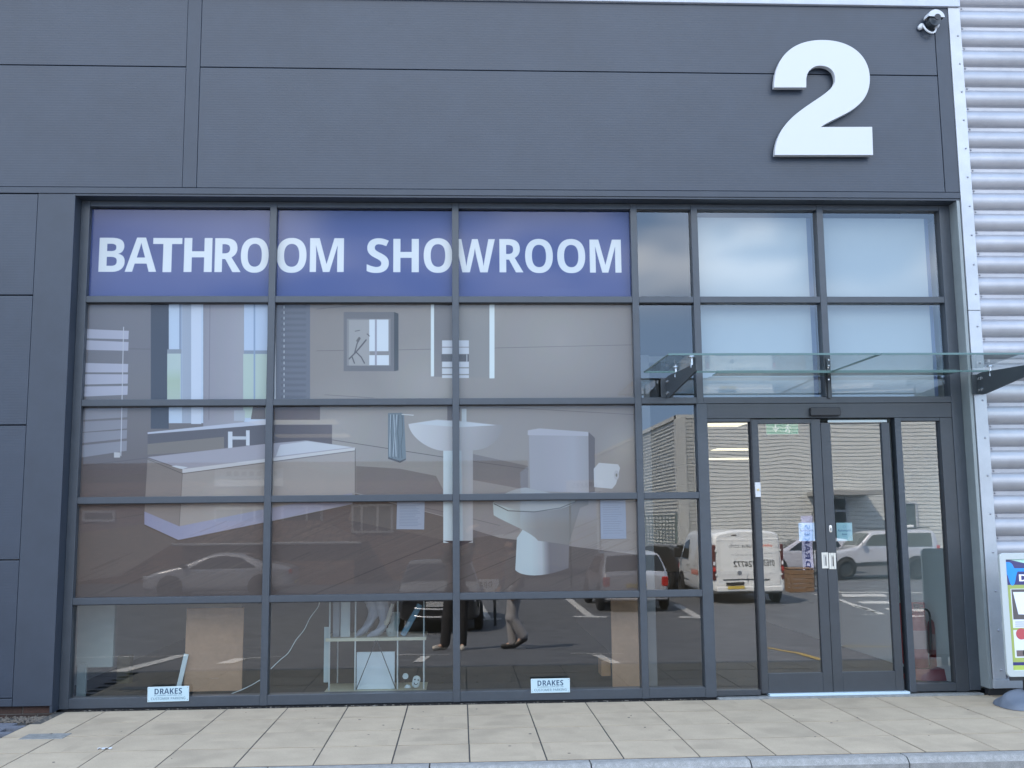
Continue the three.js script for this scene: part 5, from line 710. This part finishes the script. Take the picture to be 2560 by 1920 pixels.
{
  // welded mesh fence, feather flag, pallet crate
  const z = 33, a = seen(1600, 1288, z), b = seen(1690, 1400, z), f = thing('mesh_fence', 'grey welded mesh fence panel mirrored in the narrow pane left of the doors', 'fence', [0, 0, 0]); const w = b[0] - a[0], wires = [], y0 = -0.95, y1 = a[1];
  for (let k = 0; k <= 11; k++) { const x = a[0] + w * k / 11; wires.push(box(x - 0.014, x + 0.014, y0, y1, z - 0.01, z + 0.01)); } for (let k = 0; k <= 16; k++) { const y = y0 + (y1 - y0) * k / 16; wires.push(box(a[0], b[0], y - 0.012, y + 0.012, z - 0.022, z - 0.0105)); }
  part('welded_wires', wires, std([0.2, 0.26, 0.26], 0.5, { metalness: 0.3 }), f).userData.kind = 'stuff'; for (const x of [a[0] - 0.05, b[0] + 0.05]) part('post', box(x - 0.04, x + 0.04, y0 - 0.1, y1 + 0.1, z - 0.03, z + 0.05, 0.01), std([0.2, 0.26, 0.26], 0.5), f);
}
{
  const z = 27, a = seen(1999, 1290, z), b = seen(2034, 1424, z), w = b[0] - a[0], h = a[1] - b[1], o = thing('feather_flag', 'tall pale lilac flag with dark vertical lettering mirrored in the left door leaf', 'flag', [(a[0] + b[0]) / 2, b[1], z]);
  const tx = canvasTex(192, Math.round(192 * h / w), (c, W, H) => { c.fillStyle = '#c3c7e6'; c.fillRect(0, 0, W, H); c.fillStyle = '#2a3478'; c.translate(W * 0.5, H * 0.56); c.rotate(-Math.PI / 2); words(c, 'DRAKES', 0, 0, H * 0.8, W * 0.5, 'bold 200px sans-serif'); });
  const g = new THREE.PlaneGeometry(w, h, 6, 20), p = g.attributes.position; for (let i = 0; i < p.count; i++) p.setZ(i, 0.05 * Math.sin(p.getY(i) * 3 + p.getX(i) * 4)); g.rotateY(Math.PI); g.translate(0, h / 2, 0); g.computeVertexNormals(); part('banner_cloth', g, new THREE.MeshStandardMaterial({ map: tx, roughness: 0.8, side: THREE.DoubleSide }), o);
  part('pole', bar([w / 2 + 0.02, roadY(z) - b[1], 0.02], [w / 2 + 0.02, h + 0.1, 0.02], 0.02), M.darkSteel, o); part('foot', box(-0.3, 0.45, roadY(z) - b[1], roadY(z) - b[1] + 0.05, -0.25, 0.25, 0.01), M.darkSteel, o);
}
{
  const z = 24.5, a = seen(1974, 1424, z), b = seen(2036, 1488, z), w = b[0] - a[0], y0 = roadY(z), h = a[1] - y0, o = thing('timber_crate', 'weathered timber crate mirrored beside the white van', 'crate', [(a[0] + b[0]) / 2, y0, z]);
  for (let k = 0; k < 5; k++) part('slat', box(-w / 2, w / 2, h * k / 5 + 0.008, h * (k + 1) / 5 - 0.008, -0.02, 0.0, 0.003), M.wood, o); for (const s of [-1, 1]) for (const zz of [0.001, 0.6]) part('corner_post', box(s * (w / 2 - 0.04) - 0.04, s * (w / 2 - 0.04) + 0.04, 0, h + 0.02, zz, zz + 0.06, 0.004), M.wood, o); part('lid', box(-w / 2 - 0.02, w / 2 + 0.02, h + 0.021, h + 0.045, -0.03, 0.68, 0.004), M.wood, o); for (const s of [-1, 1]) for (let k = 0; k < 5; k++) part('slat', box(s * (w / 2 + 0.01) - 0.009, s * (w / 2 + 0.01) + 0.009, h * k / 5 + 0.008, h * (k + 1) / 5 - 0.008, 0.0, 0.66, 0.003), M.wood, o);
}

// ------------------------------------------------------------------ two people standing by the camera, seen only in the glass
function blob(name, bones, mat, parent, cell, soft = 0.03) { // tapered capsules joined smoothly into one skin
  const lo = new THREE.Vector3(1e9, 1e9, 1e9), hi = lo.clone().negate(); for (const [a, b, r, s] of bones) for (const [p, q] of [[a, r], [b, s]]) { lo.min(new THREE.Vector3(p[0] - q, p[1] - q, p[2] - q)); hi.max(new THREE.Vector3(p[0] + q, p[1] + q, p[2] + q)); }
  lo.subScalar(3 * cell); hi.addScalar(3 * cell); const c = lo.clone().add(hi).multiplyScalar(0.5), half = Math.max(hi.x - lo.x, hi.y - lo.y, hi.z - lo.z) / 2, n = Math.min(150, Math.ceil(2 * half / cell)), mc = new MarchingCubes(n, mat, false, false, 400000), h = n / 2; mc.isolation = 0;
  const B = bones.map(([a, b, r, s]) => { const d = [b[0] - a[0], b[1] - a[1], b[2] - a[2]]; return [a, d, d[0] * d[0] + d[1] * d[1] + d[2] * d[2] || 1e-9, r, s]; });
  for (let k = 0; k < n; k++) for (let j = 0; j < n; j++) for (let i = 0; i < n; i++) {
    const x = c.x + (i - h) / h * half, y = c.y + (j - h) / h * half, z = c.z + (k - h) / h * half; let f = 1e3;
    if (x < lo.x || x > hi.x || y < lo.y || y > hi.y || z < lo.z || z > hi.z) { mc.field[i + j * n + k * n * n] = -1; continue; }
    for (const [a, d, l, r, s] of B) { const px = x - a[0], py = y - a[1], pz = z - a[2], t = Math.min(1, Math.max(0, (px * d[0] + py * d[1] + pz * d[2]) / l)), D = Math.hypot(px - d[0] * t, py - d[1] * t, pz - d[2] * t) - (r + (s - r) * t), m = Math.max(0, 1 - Math.abs(f - D) / soft); f = Math.min(f, D) - m * m * soft * 0.25; }
    mc.field[i + j * n + k * n * n] = -f;
  }
  mc.update(); const g = new THREE.BufferGeometry(), N = mc.count ?? mc.geometry.drawRange.count; g.setAttribute('position', new THREE.BufferAttribute(mc.positionArray.slice(0, N * 3), 3)); g.setAttribute('normal', new THREE.BufferAttribute(mc.normalArray.slice(0, N * 3), 3)); g.scale(half, half, half); g.translate(c.x, c.y, c.z);
  return part(name, g, mat, parent);
}
function person(label, x, z, turn, J, C) { // local: faces +z, y from the ground
  const o = thing('person', label, 'person', [x, roadY(z), z], turn), skin = std([0.5, 0.33, 0.25], 0.6);
  const hand = (w, d, sgn) => { const f = [], D = new THREE.Vector3(...d).normalize(), U = new THREE.Vector3(sgn, 0, 0), at2 = (a, b, c) => [w[0] + D.x * a + U.x * b, w[1] + D.y * a, w[2] + D.z * a + c]; f.push([w, at2(0.085, 0, 0), 0.026, 0.03]); [[-0.03, 0.07], [-0.01, 0.082], [0.01, 0.078], [0.03, 0.06]].forEach(([b, l]) => { f.push([at2(0.08, b, 0), at2(0.08 + l * 0.55, b, -0.012), 0.01, 0.009], [at2(0.08 + l * 0.55, b, -0.012), at2(0.08 + l, b, -0.035), 0.009, 0.007]); }); f.push([at2(0.03, -0.028, -0.008), at2(0.06, -0.055, -0.025), 0.012, 0.01], [at2(0.06, -0.055, -0.025), at2(0.09, -0.06, -0.035), 0.01, 0.008]); return f; };
  const body = []; const add = (a, b, r, s) => body.push([J[a], J[b], r, s]);
  const H = J.head; body.push([[H[0], H[1] + 0.03, H[2] - 0.012], [H[0], H[1] - 0.02, H[2]], 0.086, 0.08], [[H[0], H[1] - 0.03, H[2] + 0.03], [H[0], H[1] - 0.075, H[2] + 0.045], 0.058, 0.038], [[H[0], H[1] - 0.015, H[2] + 0.085], [H[0], H[1] - 0.03, H[2] + 0.1], 0.012, 0.014], [[H[0] - 0.08, H[1] - 0.01, H[2] - 0.005], [H[0] - 0.082, H[1] - 0.04, H[2]], 0.014, 0.01], [[H[0] + 0.08, H[1] - 0.01, H[2] - 0.005], [H[0] + 0.082, H[1] - 0.04, H[2]], 0.014, 0.01]);
  add('neck', 'head', 0.055, 0.052); add('chest', 'neck', 0.1, 0.06); add('pelvis', 'chest', 0.125, 0.13);
  for (const s of ['L', 'R']) { add('chest', 's' + s, 0.1, 0.055); add('s' + s, 'e' + s, 0.05, 0.04); add('e' + s, 'w' + s, 0.04, 0.026); add('pelvis', 'h' + s, 0.12, 0.09); add('h' + s, 'k' + s, 0.082, 0.056); add('k' + s, 'a' + s, 0.055, 0.038); add('a' + s, 't' + s, 0.036, 0.028); const e = J['e' + s], w = J['w' + s]; body.push(...hand(w, [w[0] - e[0], w[1] - e[1], w[2] - e[2]], s === 'L' ? 1 : -1)); }
  blob('body', body, skin, o, 0.013, 0.04);
  const T = [[[J.pelvis[0], J.pelvis[1] + 0.06, J.pelvis[2]], J.pelvis, 0.138, 0.142]]; for (const s of ['L', 'R']) T.push([J.pelvis, J['h' + s], 0.135, 0.105], [J['h' + s], J['k' + s], 0.108, 0.088], [J['k' + s], [J['a' + s][0], J['a' + s][1] + 0.02, J['a' + s][2]], 0.088, 0.078]);
  blob('trousers', T, C.trousers, o, 0.012, 0.03);
  const S = [[[J.pelvis[0], J.pelvis[1] + 0.02, J.pelvis[2]], J.chest, 0.148, 0.15], [J.chest, J.neck, 0.13, 0.062]]; for (const s of ['L', 'R']) S.push([J.chest, J['s' + s], 0.12, 0.075], [J['s' + s], J['e' + s], 0.07, 0.056], [J['e' + s], J['w' + s], 0.055, 0.04]); blob('jacket', S, C.top, o, 0.013, 0.05);
  for (const s of ['L', 'R']) { const a = J['a' + s], t = J['t' + s]; blob('shoe', [[[a[0], a[1] - 0.035, a[2] - 0.03], t, 0.044, 0.04], [a, [a[0], a[1] - 0.03, a[2]], 0.046, 0.048]], C.shoes, o, 0.008, 0.02); }
  blob('hair', [[[H[0], H[1] + 0.045, H[2] - 0.02], [H[0], H[1], H[2] - 0.035], 0.09, 0.085]], std([0.06, 0.04, 0.03], 0.8), o, 0.01);
  for (const s of [-1, 1]) part('eye', new THREE.SphereGeometry(0.011, 10, 8).translate(H[0] + s * 0.03, H[1] + 0.002, H[2] + 0.072), M.black, o); part('mouth', new THREE.CapsuleGeometry(0.004, 0.035, 3, 8).rotateZ(Math.PI / 2).translate(H[0], H[1] - 0.062, H[2] + 0.081), std([0.35, 0.15, 0.13], 0.6), o);
}
person('person in black trousers and pale shoes holding up a phone, mirrored behind the middle mullion', -0.06, 8.5, Math.PI, { head: [0, 1.62, 0.05], neck: [0, 1.46, 0.01], chest: [0, 1.28, 0], pelvis: [0, 0.95, 0], sL: [0.17, 1.42, 0], sR: [-0.17, 1.42, 0], eL: [0.14, 1.55, 0.2], eR: [-0.2, 1.52, 0.2], wL: [-0.16, 1.82, 0.27], wR: [-0.28, 1.8, 0.27], hL: [0.09, 0.9, 0], hR: [-0.09, 0.9, 0], kL: [0.15, 0.5, 0.02], kR: [-0.09, 0.5, 0.02], aL: [0.19, 0.085, -0.01], aR: [-0.08, 0.085, -0.01], tL: [0.35, 0.04, 0.05], tR: [-0.09, 0.04, 0.15] }, { trousers: std([0.02, 0.02, 0.024], 0.9), top: std([0.14, 0.12, 0.12], 0.9), shoes: std([0.5, 0.48, 0.44], 0.7) });
{ const o = thing('phone', 'slim dark phone held up by the person in black trousers', 'phone', [-0.03, 1.36, 8.245]); part('phone_body', new RoundedBoxGeometry(0.14, 0.07, 0.008, 2, 0.003), M.black, o); part('lens', cyl(0.004, 0.004, 0.002, 12, 0.03, 0.025, -0.005, 'z'), M.steel, o); }
person('person in grey jeans and black shoes walking left, mirrored below the toilet in the mural', 0.86, 8.45, -Math.PI / 2, { head: [0, 1.63, 0.05], neck: [0, 1.47, 0.02], chest: [0, 1.29, 0.01], pelvis: [0, 0.95, 0], sL: [0.18, 1.43, 0], sR: [-0.18, 1.43, 0], eL: [0.24, 1.16, 0.06], eR: [-0.24, 1.16, -0.1], wL: [0.22, 0.96, 0.22], wR: [-0.24, 0.92, 0.02], hL: [0.09, 0.9, 0], hR: [-0.09, 0.9, 0], kL: [0.09, 0.49, 0.06], kR: [-0.09, 0.5, 0.06], aL: [0.09, 0.085, 0.03], aR: [-0.09, 0.2, -0.12], tL: [0.09, 0.035, 0.19], tR: [-0.09, 0.08, -0.01] }, { trousers: std([0.5, 0.5, 0.53], 0.9, { map: rep(tGrain, 4, 4) }), top: std([0.17, 0.15, 0.15], 0.9), shoes: M.black });
renderer.render(scene, camera);
